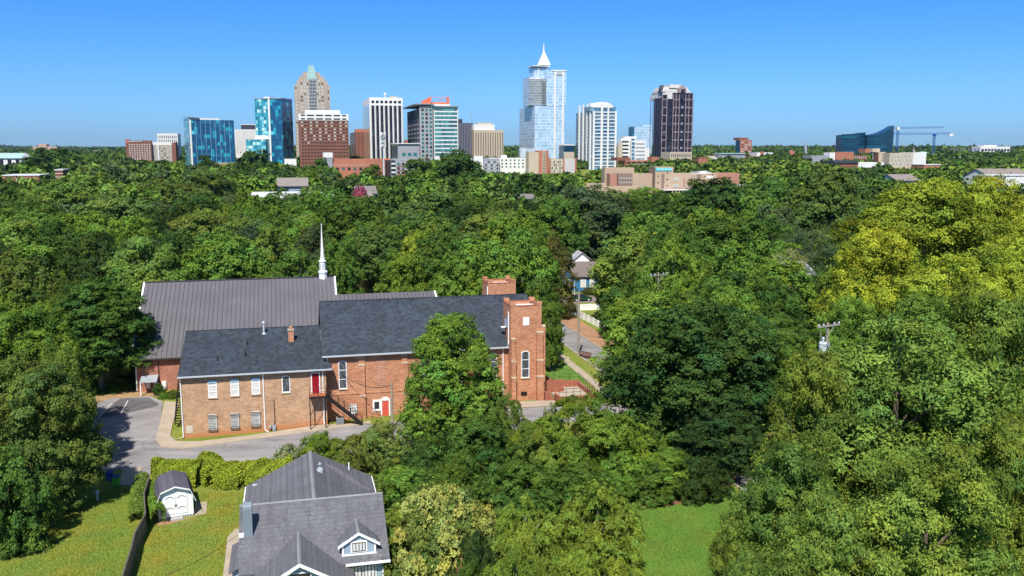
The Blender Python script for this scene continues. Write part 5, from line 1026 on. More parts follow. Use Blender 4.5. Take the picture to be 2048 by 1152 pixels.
def asphalt(name,c,streak=True):
    m,nt,o=newmat(name); g=N(nt,'ShaderNodeNewGeometry').outputs['Position']
    mp=N(nt,'ShaderNodeMapping'); mp.inputs['Rotation'].default_value=(0,0,-TH-.12); mp.inputs['Scale'].default_value=(.12,1.0,1); L(nt,g,mp.inputs[0])
    n1=noise(nt,mp.outputs[0],.8,4,.6); n2=noise(nt,g,.18,3); n3=noise(nt,g,14,2,.7)
    f=math_(nt,'ADD',math_(nt,'MULTIPLY',n1,.45),math_(nt,'ADD',math_(nt,'MULTIPLY',n2,.35),math_(nt,'MULTIPLY',n3,.2)))
    k=ramp(nt,f,[(.34,tuple(x*.55 for x in c)),(.47,c),(.62,tuple(x*1.3 for x in c))])
    wv=N(nt,'ShaderNodeVectorMath',operation='ADD'); L(nt,g,wv.inputs[0]); nn=N(nt,'ShaderNodeTexNoise'); nn.inputs['Scale'].default_value=.5; L(nt,g,nn.inputs['Vector']); L(nt,nn.outputs['Color'],wv.inputs[1])
    vo=N(nt,'ShaderNodeTexVoronoi',feature='DISTANCE_TO_EDGE'); vo.inputs['Scale'].default_value=.16; L(nt,wv.outputs[0],vo.inputs['Vector'])
    k=mixc(nt,ramp(nt,vo.outputs['Distance'],[(0,.35),(.009,.25),(.015,0.0)]),k,tuple(x*.3 for x in c))
    finish(nt,o,k,.9,.2,bump=n3,bstr=.2); return m
ASP=asphalt('asphalt',(.25,.235,.235)); ASPD=asphalt('dark_asphalt',(.105,.10,.105)); SIDE=M('sidewalk_concrete',(.40,.33,.25),.9,.16,.7); CLAY=M('bare_clay',(.36,.20,.115),.95,.2,.5); MULCH=M('pine_mulch',(.20,.10,.06),.95,.3,1.2)
PAINT=M('road_paint',(.55,.55,.53),.8,.15,3); LAWN=M('fresh_lawn',(.10,.20,.028),.95,.34,.45); LAWNY=M('dry_lawn',(.22,.23,.06),.95,.25,.6)
def poly(*px): return [gp(*p)[:2] for p in px]
# parking area and lane in front of the annex
road=poly((120,830),(165,813),(225,797),(300,793),(326,803),(319,850),(311,880),(322,895),(366,899),(500,880),(640,862),(730,849))+[lw(22,-1.6),lw(27,-1.3),lw(33,-1.9),lw(44.5,-3.4),lw(56,-4.2),lw(56,-9.5),lw(44,-9),lw(30,-9.5),lw(20,-10.5)]+poly((560,918),(430,927),(310,938),(285,962),(240,938),(200,945),(120,960),(40,930),(20,860))
sheet('lane',road,ASP,.02)
sheet('parking_bays',poly((190,838),(240,797),(298,795),(318,808),(315,812),(240,830)),ASPD,.026)
for a,b_ in (((256,801),(241,829)),((224,806),(197,836))):
    A_=gp(*a); B_=gp(*b_); d=Vector((B_[0]-A_[0],B_[1]-A_[1])).normalized(); n_=(-d.y*.06,d.x*.06)
    sheet('parking_line',[(A_[0]-n_[0],A_[1]-n_[1]),(B_[0]-n_[0],B_[1]-n_[1]),(B_[0]+n_[0],B_[1]+n_[1]),(A_[0]+n_[0],A_[1]+n_[1])],PAINT,.034)
# sidewalk with kerb round the annex corner
side=poly((329,804),(319,850),(311,880),(322,895),(366,899),(500,880),(640,862),(730,849))+[lw(22,-1.5),lw(22,-.3),lw(19,-.6)]+poly((640,851),(500,872),(400,884),(352,884),(341,874),(345,850),(359,806))
o=sheet('sidewalk',side,SIDE,.12)
k=MB()
edge=[gp(*p) for p in ((329,804),(319,850),(311,880),(322,895),(366,899),(500,880),(640,862),(730,849))]
for p,q in zip(edge[:-1],edge[1:]):
    for i in range(6):
        a=Vector(p[:2]).lerp(Vector(q[:2]),i/6); c=Vector(p[:2]).lerp(Vector(q[:2]),(i+1)/6); k.add([(a.x,a.y,ht(a.x,a.y)-.05),(c.x,c.y,ht(c.x,c.y)-.05),(c.x,c.y,ht(c.x,c.y)+.125),(a.x,a.y,ht(a.x,a.y)+.125)],[(0,1,2,3)])
tag(k.build('kerb',SIDE),kind='structure')
sheet('driveway_slab',poly((246,938),(284,934),(276,955),(262,972),(238,970)),SIDE,.05)
sheet('church_apron',[lw(33,-1.8),lw(33,.9),lw(39.9,.0),lw(44.2,-.7),lw(45.5,-1),lw(45.4,-3.4)],SIDE,.05)
sheet('bare_patch',poly((318,1044),(392,1034),(402,1044),(370,1054),(312,1056)),CLAY,.015); sheet('bare_patch',poly((258,975),(282,985),(276,1005),(262,1000)),CLAY,.015)
sheet('shed_slab',poly((392,1006),(414,1003),(413,1028),(388,1033)),SIDE,.05)
sheet('garden_walk',poly((472,1056),(480,1060),(475,1152),(474,1200),(440,1200),(446,1152),(455,1075)),SIDE,.03)
sheet('mulch_bed',poly((1280,1000),(1340,1012),(1420,990),(1475,965),(1460,930),(1400,915),(1300,930)),MULCH,.03)
sheet('back_lawn',poly((1270,1022),(1330,1015),(1420,995),(1470,980),(1500,1060),(1500,1200),(1240,1200)),LAWN,.02)
sheet('clay_verge',poly((165,800),(225,785),(280,780),(345,788),(330,797),(300,793),(225,797),(165,813)),M('pine_straw',(.34,.22,.11),.95,.25,1.0),.03)
sheet('clay_bank',poly((1490,745),(1570,745),(1570,905),(1550,905),(1500,830)),CLAY,.02)
# cross streets: one runs back beside the church, one across at the blue house
uA=wl(*gp(1106,672)[:2])[0]; uB=wl(*gp(1131,652)[:2])[0]
uA,uB=min(uA,uB),max(uA,uB); 
vX=wl(*gp(1160,606)[:2])[1]; vX2=wl(*gp(1160,594)[:2])[1]
sheet('street',[lw(uA,-70),lw(uB,-70),lw(uB,vX),lw(uA,vX)],ASP,.02)
sheet('cross_street',[lw(uA-70,vX),lw(uB+70,vX),lw(uB+70,vX2+1),lw(uA-70,vX2+1)],asphalt('worn_asphalt',(.27,.22,.20)),.028)
for u in (uA-.15,uB+.15):
    kb=MB(); vv=np.arange(-70,vX-2,2.0)
    for v in vv:
        a=lw(u-.12,v); c=lw(u+.12,v); d=lw(u+.12,v+2); e=lw(u-.12,v+2); z=[ht(*p)+.14 for p in (a,c,d,e)]
        kb.add([(*a,z[0]),(*c,z[1]),(*d,z[2]),(*e,z[3])]+[(*a,z[0]-.3),(*c,z[1]-.3),(*d,z[2]-.3),(*e,z[3]-.3)],[(0,1,2,3),(0,4,5,1),(1,5,6,2),(2,6,7,3),(3,7,4,0)])
    tag(kb.build('kerb',SIDE),kind='structure')
sheet('street_sidewalk',[lw(uA-3.6,-2),lw(uA-2.3,-2),lw(uA-2.3,vX),lw(uA-3.6,vX)],SIDE,.04)
sheet('path',[lw(47,18),lw(uA-2,20),lw(uA-2,21.2),lw(47,19.4)],SIDE,.035)
sheet('clay_verge',[lw(uB+.3,27),lw(uB+4.2,27),lw(uB+4.2,vX-.5),lw(uB+.3,vX-.5)],CLAY,.02)
sheet('church_lawn',[lw(45,8),lw(uA-3.7,6),lw(uA-3.7,17.5),lw(46,18)],LAWN,.02)
sheet('park_lawn',poly((660,585),(790,585),(800,540),(680,540)),LAWNY,.02); sheet('far_lawn',poly((345,560),(460,560),(440,515),(345,515)),LAWNY,.02)
def grass(name,pxpoly,n,col,label,seed):
    rg=np.random.default_rng(seed); P=np.array([gp(*p)[:2] for p in pxpoly]); lo=P.min(0); hi=P.max(0); Q=lo+(hi-lo)*rg.random((n,2))
    ins=np.zeros(n,bool); k=len(P); j=k-1
    for i in range(k):
        c=((P[i,1]>Q[:,1])!=(P[j,1]>Q[:,1]))&(Q[:,0]<(P[j,0]-P[i,0])*(Q[:,1]-P[i,1])/(P[j,1]-P[i,1]+1e-9)+P[i,0]); ins^=c; j=i
    Q=Q[ins]; n=len(Q); g=hts(Q[:,0],Q[:,1]); s=.05+.07*rg.random(n)
    pat=np.sin(Q[:,0]*.9+Q[:,1]*.4)+np.sin(Q[:,1]*1.3-Q[:,0]*.5+1)+np.sin(Q[:,0]*2.7)*.6+rg.standard_normal(n)*.7
    T_=unit(np.stack([rg.standard_normal(n),rg.standard_normal(n),rg.standard_normal(n)*.45+.2],1)); Nn=unit(np.cross(T_,np.cross(np.array([0,0,1.0]),T_)+rg.standard_normal((n,3))*.3))
    b_=np.clip(1+.16*rg.standard_normal(n),.5,1.6); y=np.clip(pat*.09,-.16,.26); ti=np.stack([b_*(1+y),b_,b_*(1-y*.2)],1)
    me=mesh_from(name,leaf_geo(np.stack([Q[:,0],Q[:,1],g+s*.35],1),Nn,T_,s*1.4,.45),ti,LEAF); o=bpy.data.objects.new(name,me); COL.objects.link(o); o.color=(*col,1); return tag(o,label,'grass',kind='stuff')
grass('grass',[(0,1200),(0,1090),(120,1040),(200,985),(240,975),(300,985),(290,1030),(262,1120),(240,1200)],130000,(.215,.275,.05),'yellow-green lawn grass left of the board fence',1)
grass('grass',[(240,1210),(275,1120),(300,1050),(330,1050),(388,1035),(400,985),(500,985),(488,1050),(455,1070),(440,1210)],120000,(.235,.28,.052),'yellow-green lawn grass between the board fence and the cottage',2)
grass('grass',[(1250,1210),(1280,1015),(1330,1015),(1420,995),(1500,1000),(1500,1210)],120000,(.13,.225,.04),'fresh green lawn grass at the back lawn',3)
# ================================================================ fences, poles, small things
def fence(path,h,thick,mat,name,label,cat='fence',board=None,posts=0,top=None):
    e=empty(name,(path[0][0],path[0][1],ht(*path[0][:2])),0,label,cat); ox,oy,oz=e.location; m=MB(); pm=MB(); tm=MB()
    for a,c in zip(path[:-1],path[1:]):
        d=Vector((c[0]-a[0],c[1]-a[1])); ln=d.length; d.normalize(); n_=(-d.y*thick/2,d.x*thick/2); st_=board or ln; k=max(1,int(ln/st_))
        for i in range(k):
            gap=.02 if board else 0
            s0=i*ln/k+gap; s1=(i+1)*ln/k-gap; p=(a[0]+d.x*s0,a[1]+d.y*s0); q=(a[0]+d.x*s1,a[1]+d.y*s1); z0=ht(*p)-.1; z1=ht(*q)-.1
            m.add([(p[0]-n_[0]-ox,p[1]-n_[1]-oy,z0-oz),(q[0]-n_[0]-ox,q[1]-n_[1]-oy,z1-oz),(q[0]+n_[0]-ox,q[1]+n_[1]-oy,z1-oz),(p[0]+n_[0]-ox,p[1]+n_[1]-oy,z0-oz),
              (p[0]-n_[0]-ox,p[1]-n_[1]-oy,z0+h-oz),(q[0]-n_[0]-ox,q[1]-n_[1]-oy,z1+h-oz),(q[0]+n_[0]-ox,q[1]+n_[1]-oy,z1+h-oz),(p[0]+n_[0]-ox,p[1]+n_[1]-oy,z0+h-oz)],[(4,5,6,7),(0,1,5,4),(1,2,6,5),(2,3,7,6),(3,0,4,7)])
        if posts:
            for i in range(int(ln/posts)+1):
                x=a[0]+d.x*i*posts-ox; y=a[1]+d.y*i*posts-oy; z=ht(x+ox,y+oy)-oz; MB().box(x-.08,x+.08,y-.08,y+.08,z-.1,z+h+.12).build('post',mat,e)
        z0=ht(*a[:2])+h-oz; z1=ht(*c[:2])+h-oz; tm.tube([(a[0]-ox,a[1]-oy,z0-.08),(c[0]-ox,c[1]-oy,z1-.08)],thick*.9+.02,4)
    m.build('boards',mat,e); tm.build('top_rail',mat,e); return e
fence([gp(*p)[:2] for p in ((300,985),(290,1020),(293,1062),(272,1102),(266,1130),(248,1190),(240,1240))],1.75,.05,WOODG,'board_fence','grey weathered board fence winding down past the white shed',board=.35)
f0=gp(1134,622); f1=gp(1215,664); f2=gp(1225,604)
fence([f0[:2],f1[:2]],1.2,.06,WHITE,'picket_fence','white fence running along the clay verge beside the street',board=.3,posts=2.4)
fence([f0[:2],lw(wl(*f0[:2])[0]+16,wl(*f0[:2])[1])],1.2,.06,WHITE,'picket_fence','white fence along the cross street in front of the parked car',posts=2.4)
fence([gp(664,583)[:2],gp(772,573)[:2],gp(790,562)[:2]],1.8,.06,M('old_cedar',(.22,.17,.13),.9,.2,1.5),'board_fence','brown board fence on the far lawn right of the steeple',board=.4)
WOODP=M('pole_wood',(.30,.26,.21),.9,.2,1.5)
def pole(px,rt,rb,D,label,arms=(),r=.15,name='utility_pole',transformer=False,insul=True):
    p=at_y(px,rt,D); z0=ht(p[0],D); zt=p[2]-z0; e=empty(name,(p[0],D,z0),TH+.3 if arms else 0,label,'utility pole')
    MB().tube([(0,0,-.3),(0,0,zt)],r,8,r*.75).build('pole',WOODP,e)
    for z in arms:
        a=MB().box(-1.5,1.5,-.2,-.08,zt-z-.07,zt-z+.07).tube([(0,-.1,zt-z-.9),(.8,-.14,zt-z)],.03,4).tube([(0,-.1,zt-z-.9),(-.8,-.14,zt-z)],.03,4).build('crossarm',WOODP if not transformer else M('pale_arm',(.33,.30,.27),.8),e)
        for x in (-1.4,-.75,.75,1.4): MB().lathe(x,-.14,[(.05,zt-z+.07),(.09,zt-z+.15),(.05,zt-z+.3)],6).build('insulator',GALV,a)
    if transformer:
        t=MB().lathe(-.95,-.35,[(.36,zt-3.0),(.38,zt-2.9),(.38,zt-1.9),(.40,zt-1.88),(.40,zt-1.8),(.28,zt-1.7),(.1,zt-1.68),(.1,zt-1.45),(.15,zt-1.4),(.08,zt-1.25)],14).build('transformer',GALV,e)
        MB().box(-.6,-.1,-.35,-.05,zt-2.1,zt-2.0).box(-.6,-.1,-.35,-.05,zt-2.8,zt-2.7).box(.1,.22,-.2,0,zt-2.4,zt-1.9).build('bracket',GREYM,e)
        MB().tube([(-1.2,-.2,zt-.7),(-1.15,-.3,zt-1.9)],.02,4).tube([(.1,0,zt-.9),(.9,.2,zt-5)],.025,4).build('cable',GALV,e)
    return e,(p[0],D,p[2])
p1=pole(1158,585,712,gp(1158,712)[1],'tall bare grey pole standing by the street in front of the parked green car',r=.2)
p2=pole(1317,545,700,122,'wooden pole with one crossarm rising above the tree left of centre right',arms=(.35,))
p3=pole(1656,645,900,84,'wooden pole with crossarm and round grey transformer in the dark gap on the right',arms=(.3,),transformer=True,r=.17)
p4=pole(783,765,862,gp(783,856)[1],'short weathered pole with wires in front of the coral basement door',r=.16)
p5=pole(745,378,420,330,'thin grey pole beside the pale grey house',r=.25)
def wire(a,b,sag,label,r=.018,name='power_line'):
    pts=[tuple(a[i]+(b[i]-a[i])*t/14-(sag*4*(t/14)*(1-t/14) if i==2 else 0) for i in range(3)) for t in range(15)]
    return tag(MB().tube(pts,r,4).build(name,BLACK),label,'power line')
hk=CF.world(18.9,1.3,6.6)
wire((p4[1][0],p4[1][1],p4[1][2]-.3),hk,.9,'sagging black cable from the short pole to the church wall',.04)
wire(p3[1],(p3[1][0]-14,p3[1][1]+22,p3[1][2]+.5),.6,'thin upper wire running back from the transformer pole',.02)
wire((p3[1][0]-.5,p3[1][1],p3[1][2]-1.2),(p3[1][0]-14,p3[1][1]+20,p3[1][2]-1),.6,'lower thin wire running back from the transformer pole',.02)
wire(at_z(330,1150,5),at_z(475,1070,3.1),.3,'thin black wire crossing the shed lawn to the cottage',.02)
# bins, hydrant, sign, bench
x,y,z=gp(233,972); bn=empty('wheelie_bin',(x,y,z),.2,'green wheelie bin with blue lid beside the driveway slab','bin')
MB().add([(-.28,-.3,.08),(.28,-.3,.08),(.28,.3,.08),(-.28,.3,.08),(-.34,-.38,1.0),(.34,-.38,1.0),(.34,.38,1.0),(-.34,.38,1.0)],[(0,3,2,1),(4,5,6,7),(0,1,5,4),(1,2,6,5),(2,3,7,6),(3,0,4,7)]).build('body',M('bin_green',(.10,.42,.03),.5),bn)
MB().box(-.36,.36,-.4,.4,1.0,1.08).build('lid',M('bin_blue',(.02,.05,.22),.5),bn)
for sx in (-.25,.25): MB().prism([(.3+.12*math.cos(k*.785),.12+.12*math.sin(k*.785)) for k in range(8)],'x',sx-.04,sx+.04).build('wheel',BLACK,bn)
x,y,z=gp(233,966); x-=.9
b2=empty('wheelie_bin',(x,y+.6,z),.2,'dark blue wheelie bin half hidden behind the green one','bin')
MB().add([(-.28,-.3,.08),(.28,-.3,.08),(.28,.3,.08),(-.28,.3,.08),(-.34,-.38,1.0),(.34,-.38,1.0),(.34,.38,1.0),(-.34,.38,1.0)],[(0,3,2,1),(4,5,6,7),(0,1,5,4),(1,2,6,5),(2,3,7,6),(3,0,4,7)]).build('body',M('bin_blue',(.02,.05,.22),.5),b2); MB().box(-.36,.36,-.4,.4,1.0,1.08).build('lid',M('bin_blue',(.02,.05,.22),.5),b2)
x,y,z=gp(195,1001); hy=empty('standpipe',(x,y,z),0,'pale grey capped standpipe on the grass under the left tree','hydrant')
MB().lathe(0,0,[(.12,0),(.12,.75),(.16,.77),(.16,.95),(.05,1.1)],10).build('pipe',GALV,hy); MB().box(-.25,.25,-.08,.08,.8,.92).build('outlet',GALV,hy)
x,y,z=gp(1098,737); sg=empty('notice_pillar',(x,y,z),TH,'dark upright notice pillar on the grass behind the church steps','sign')
MB().box(-.42,.42,-.15,.15,0,2.1).build('pillar',DKG,sg); MB().box(-.3,.3,-.17,-.151,1.2,1.95).build('face_panel',GREYM,sg); MB().prism([(-.48,2.1),(.48,2.1),(0,2.35)],'y',-.18,.18).build('cap',GREYM,sg)
x,y,z=gp(1170,716); bc=empty('bench',(x,y,z),TH-1.1,'brown wooden bench beside the foot of the tall bare pole','bench')
MB().box(-1.1,1.1,-.25,.25,.42,.48).build('seat',BROWN,bc); MB().box(-1.1,1.1,.25,.32,.55,.7).box(-1.1,1.1,.27,.34,.78,.93).build('backrest',BROWN,bc)
for sx in (-.9,.9): MB().box(sx-.06,sx+.06,-.22,.3,0,.42).build('leg',BROWN,bc)
x,y,z=gp(1067,648) ; 
s2p=at_y(1123,600,0+gp(1123,668)[1])
def sign_post(px,rt,rb,label,w=.35,h=.45,m=None):
    g=gp(px,rb); zt=at_y(px,rt,g[1])[2]-g[2]; e=empty('road_sign',g,0,label,'sign'); MB().tube([(0,0,0),(0,0,zt)],.05,6).build('post',GALV,e); MB().box(-w,w,-.07,-.05,zt-h*1.6,zt-h*.2).build('sign_plate',m or GALV,e); MB().box(-w*.8,w*.8,-.07,-.05,zt-h*3.2,zt-h*1.9).build('sign_plate',m or GALV,e)
sign_post(1123,653,682,'grey road sign on a thin post at the far kerb of the street'); 
g=gp(1122,697); 
# parked car
x,y,z=gp(1163,603); car=empty('car',(x,y+.6,z+.03),TH+.02,'dark green hatchback parked on the cross street in front of the blue house','car')
CG=M('car_green',(.008,.045,.030),.2,.05,spec=.8); TY=M('tyre',(.02,.02,.02),.8); 
pr=[(-2.15,.28),(2.15,.28),(2.2,.55),(2.1,.82),(1.2,.98),(-2.0,1.0),(-2.2,.75)]
bmv=MB().prism(pr,'y',-.86,.86)
bmv.build('body',CG,car)
cab=MB().add([(-2.0,-.82,.98),(1.2,-.82,.98),(1.2,.82,.98),(-2.0,.82,.98),(-1.5,-.66,1.46),(.3,-.66,1.48),(.3,.66,1.48),(-1.5,.66,1.46)],[(4,5,6,7),(0,1,5,4),(1,2,6,5),(2,3,7,6),(3,0,4,7)]).build('cabin_glass',DGLASS,car)
MB().slab([(-1.55,-.68,1.50),(.35,-.68,1.52),(.35,.68,1.52),(-1.55,.68,1.50)],.06).add([(-.65,-.85,.98),(-.55,-.85,.98),(-.5,-.69,1.48),(-.6,-.69,1.48)],[(0,1,2,3)]).add([(-1.45,-.85,.98),(-1.3,-.85,.98),(-1.2,-.69,1.48),(-1.3,-.69,1.48)],[(0,1,2,3)]).build('roof',CG,car)
for wx in (-1.35,1.35):
    for wy in (-.88,.72):
        w=MB().prism([(wx+.33*math.cos(k*math.pi/7),.33+.33*math.sin(k*math.pi/7)) for k in range(14)],'y',wy,wy+.18).build('wheel',TY,car); MB().prism([(wx+.2*math.cos(k*math.pi/5),.33+.2*math.sin(k*math.pi/5)) for k in range(10)],'y',wy-.01,wy+.19).build('rim',GALV,w)
for wy in (-.6,.6): MB().box(2.1,2.2,wy-.15,wy+.15,.6,.75).build('headlight',GALV,car); MB().box(-2.22,-2.12,wy-.15,wy+.15,.7,.85).build('tail_light',REDP,car)
MB().box(-1.9,-1.2,-.6,.6,1.5,1.56).build('roof_bars',GALV,car)
# blue house
g=gp(1172,586); BH=Frame((g[0]-2.6,g[1]+1.5,g[2]),9); bh=empty('blue_house',(BH.A[0],BH.A[1],BH.z0),R(9),'blue clapboard house with brown roof and white attic gable behind the parked car','house')
BLU=M('blue_clapboard',(.045,.17,.32),.7,.08); RBR=M('brown_shingle',(.17,.14,.125),.9,.2,1.5)
MB().box(0,5.6,0,9,-.5,3.6).build('wall',BLU,bh); MB().box(-2.4,-.01,1.5,9,-.5,3.3).build('side_wing',BLU,bh)
MB().slab([(-.4,-.5,3.5),(6.2,-.5,3.5),(6.2,4.5,6.3),(-.4,4.5,6.3)],.15).slab([(-.4,4.5,6.3),(6.2,4.5,6.3),(6.2,9.5,3.5),(-.4,9.5,3.5)],.15).build('roof',RBR,bh)
MB().slab([(-2.9,1.0,3.0),(-1.3,1.0,4.9),(-1.3,6,4.9),(-2.9,6,3.0)],.12).slab([(-1.3,1.0,4.9),(.3,1.0,3.2),(.3,6,3.2),(-1.3,6,4.9)],.12).build('wing_roof',RBR,bh)
MB().add([(-2.5,1.2,3.1),(-.1,1.2,3.1),(-1.3,1.2,4.7)],[(0,1,2)]).build('wing_gable',BLU,bh)
MB().box(1.1,4.6,4.6,7,5.6,6.9).add([(1.1,4.6,6.9),(4.6,4.6,6.9),(2.85,4.6,8.3)],[(0,1,2)]).build('attic_gable',WHITE,bh)
MB().slab([(.7,4.2,6.7),(2.85,4.2,8.45),(2.85,9,8.45),(.7,9,6.7)],.12).slab([(2.85,4.2,8.45),(5.0,4.2,6.7),(5.0,9,6.7),(2.85,9,8.45)],.12).build('attic_roof',M('pale_roof',(.38,.38,.42),.8),bh)
for x in (1.5,3.6): w=MB().box(x,x+1.25,-.08,-.002,1.0,2.9).build('window',WHITE,bh); MB().box(x+.15,x+1.1,-.1,-.081,1.15,2.75).build('pane',WB_,w)
w=MB().box(-1.7,-.7,1.42,1.498,.9,2.7).build('window',WHITE,bh); MB().box(-1.58,-.82,1.38,1.419,1.02,2.58).build('pane',DGLASS,w)
MB().box(.0,.12,-.05,-.002,-.2,3.5).build('corner_trim',WHITE,bh)
# house glimpses and white sprinkles are separate low buildings (above)
# ================================================================ hedges and vines
def wp(*px): return [gp(*p)[:2] for p in px]
leaf_mass([(p[0],p[1]+1.4) for p in wp((398,960),(430,980),(480,982),(530,975),(575,965))],3.0,0,2.35,3,34000,.22,.5,'g','hedge','bright yellow-green vine hedge along the lane behind the shed lawn','hedge')
leaf_mass([(p[0],p[1]+.8) for p in wp((300,975),(330,970),(398,975))],2.4,0,2.5,9,15000,.22,.5,'g','hedge','vine-covered hedge section behind and left of the white shed','hedge')
leaf_mass([(p[0]+.2,p[1]) for p in wp((312,990),(306,1030),(312,1052))],1.2,0,1.9,5,7000,.22,.5,'c','vine','green vines climbing between the board fence and the shed','vine')
leaf_mass([(p[0]-.4,p[1]) for p in wp((292,965),(280,1015),(283,1045))],1.3,0,1.2,6,6000,.22,.5,'d','weeds','low weeds growing on the left side of the board fence','weeds')
# ================================================================ trees placed by eye
T=tree
T(58,722,250,81,'oak0','e','broad olive tree overhanging the left lawn and standpipe',hb=.06,squash=.8)
T(-20,900,240,74,'bush0','b','dark leafy shrub mass at the bottom left corner',hb=0)
T(25,1045,130,73.5,'bush0','a','low blue-green shrub on the lawn edge, bottom left',hb=0)
T(38,606,230,97,'oak0','c','light green tree at the left edge above the olive tree',hb=.1)
T(120,700,120,92,'oak0','d','yellow-green young tree between the olive and the dark hall tree',hb=.1)
T(190,566,218,120,'egg0','b','dark round tree touching the left end of the metal-roofed hall',hb=.18)
T(288,478,150,158,'oak1','d','pointed yellow-tipped tree behind the left end of the metal roof',hb=.1)
T(75,492,240,165,'oak1','c','wide green tree behind the small grey garage, left',hb=.1)
T(140,560,120,140,'oak1','a','dark low tree behind the garage roof at left',hb=.05)
T(100,585,110,133,'oak1','a','shaded tree just above the garage roof, far left',hb=.05)
T(240,640,60,122,'bush0','b','shrubby young tree beside the hall downspout',hb=0)
T(903,637,195,97,'egg0','c','bright green tree standing in front of the church nave',hb=.02)
T(318,772,26,117.5,'bush0','a','rounded dark bush by the hall conduit',hb=0,minh=1.6); T(326,785,20,116,'bush0','c','small bright bush before the rounded dark bush',hb=0,minh=1.0); T(346,784,30,116.5,'bush0','b','clipped low bush by the annex corner',hb=0,minh=1.1)
T(250,775,60,120,'bush0','b','loose green bush left of the hall canopy',hb=0)
T(232,792,26,118,'bush0','c','tiny bright bush at the parking edge',hb=0,minh=.8)
# thicket between house and church
T(640,866,110,93,'bush0','c','bright green shrub behind the cottage rear ridge',hb=0)
T(575,888,70,92,'bush0','p','pale grey-green shrub left of the cottage rear ridge',hb=0)
T(708,872,110,92,'bush0','h','olive-brown shrub at the right shoulder of the cottage',hb=0)
T(765,845,120,93,'bush0','h','tall olive shrub below the short wired pole',hb=0)
T(735,950,110,82,'bush0','d','yellow-green shrub beside the cottage rear roof',hb=0)
T(800,935,150,84,'bush0','c','round green thicket shrub right of the cottage rear roof',hb=0)
T(862,875,130,90,'bush0','a','dark green thicket tree below the nave tree',hb=0)
T(955,835,200,89,'bush0','b','large mid-green thicket tree in the middle of the thicket',hb=0)
T(1010,795,110,94,'frond0','d','bright feathery shrub below the church tower',hb=0)
T(1065,850,150,90,'frond0','d','yellow-green drooping tree below the concrete apron',hb=0)
T(1175,797,240,91,'frond0','c','tall bright feathery tree in front of the brick ramp',hb=0)
T(1100,812,50,94,'bush0','p','small pale shrub left of the tall feathery tree',hb=0)
T(1300,850,150,92,'bush0','b','dark green shrub under the big dark oak, left side',hb=0)
T(1342,905,140,86,'egg0','c','bright round young tree at the mulch edge of the back lawn',hb=0)
T(1250,905,130,85,'bush0','c','green shrub left of the round young tree',hb=0)
T(1160,930,190,82,'bush0','b','broad green shrub above the yellow feathery trees',hb=0)
T(1040,925,190,82,'bush0','b','leafy dark shrub in the centre of the thicket',hb=0)
T(900,930,180,80,'bush0','b','mid-green shrub behind the cream flowering tree',hb=0)
T(812,1000,90,74,'bush0','d','yellow-green shrub against the cottage main roof',hb=0)
T(790,1060,70,68,'bush0','c','green shrub between cottage eave and flowering tree',hb=0)
fl=T(893,980,235,66,'bush0','h','large tree covered in cream blossom beside the cottage',hb=0,name='flowering_tree')
rng=np.random.default_rng(4)
P,Nn,Tt,sz,ti=crown_points(rng,5.15,5.65,'dome',190,.78,42000,.2,flat=.8,lump=.3,updir=.9,outer=.96,tv=.6)
kp=P[:,2]>.9; me=mesh_from('blossom',leaf_geo(P[kp],Nn[kp],Tt[kp],sz[kp],.45),ti[kp],LEAF); c=bpy.data.objects.new('blossom',me); COL.objects.link(c); c.parent=fl; c.scale=[o_ for o_ in fl.children if o_.name.startswith('foliage')][0].scale; c.color=(.38,.41,.11,1)
T(955,1068,120,62,'bush0','k','dark pinnate-leaved shrub between flowering tree and feathery trees',hb=0)
cm=T(935,1125,110,59,'bush0','b','crape myrtle with coral blossom at the bottom edge',hb=0,name='flowering_shrub')
P,Nn,Tt,sz,ti=crown_points(rng,5.1,5.7,'dome',30,.28,700,.2,flat=1.3,lump=.3,outer=1.0); me=mesh_from('blossom',leaf_geo(P,Nn,Tt,sz,.6),ti,LEAF); c=bpy.data.objects.new('blossom',me); COL.objects.link(c); c.parent=cm; c.scale=[o_ for o_ in cm.children if o_.name.startswith('foliage')][0].scale; c.color=(.62,.25,.18,1)
T(1050,1012,180,64,'frond0','y','smaller yellow-green feathery tree beside the dark shrub',hb=0)
T(1190,985,240,65,'frond0','y','larger yellow-green feathery tree left of the back lawn',hb=0)
T(1040,1100,200,57,'frond0','y','low yellow-green feathery tree at the bottom edge, left',hb=0)
T(1195,1095,220,58,'frond0','y','low yellow-green feathery tree at the bottom edge beside the lawn',hb=0)
# big dark oak group
T(1312,582,235,112,'oak0','c','mid-green tree right of the street, left of the dark oak',hb=.02)
T(1400,610,340,97,'oak0','a','huge dark grey-green oak filling the centre right',hb=.02)
T(1450,570,190,112,'oak0','c','bright-topped tree above the huge dark oak',hb=.1)
T(1500,640,190,104,'oak0','b','dark tree right of the huge dark oak',hb=.05)
T(1440,790,190,90,'oak0','k','dark lower oak limbs hanging over the mulch bed',hb=.02)
T(1560,640,150,112,'ash0','b','dark shaded tree left of the transformer pole',hb=.05)
T(1545,560,130,128,'oak1','b','green tree above the dark gap left of the transformer pole',hb=.1)
T(1400,915,120,84,'bush0','k','dark shrub at the corner of the back lawn',hb=0)
T(1300,930,130,84,'bush0','b','green shrub on the far edge of the back lawn',hb=0)
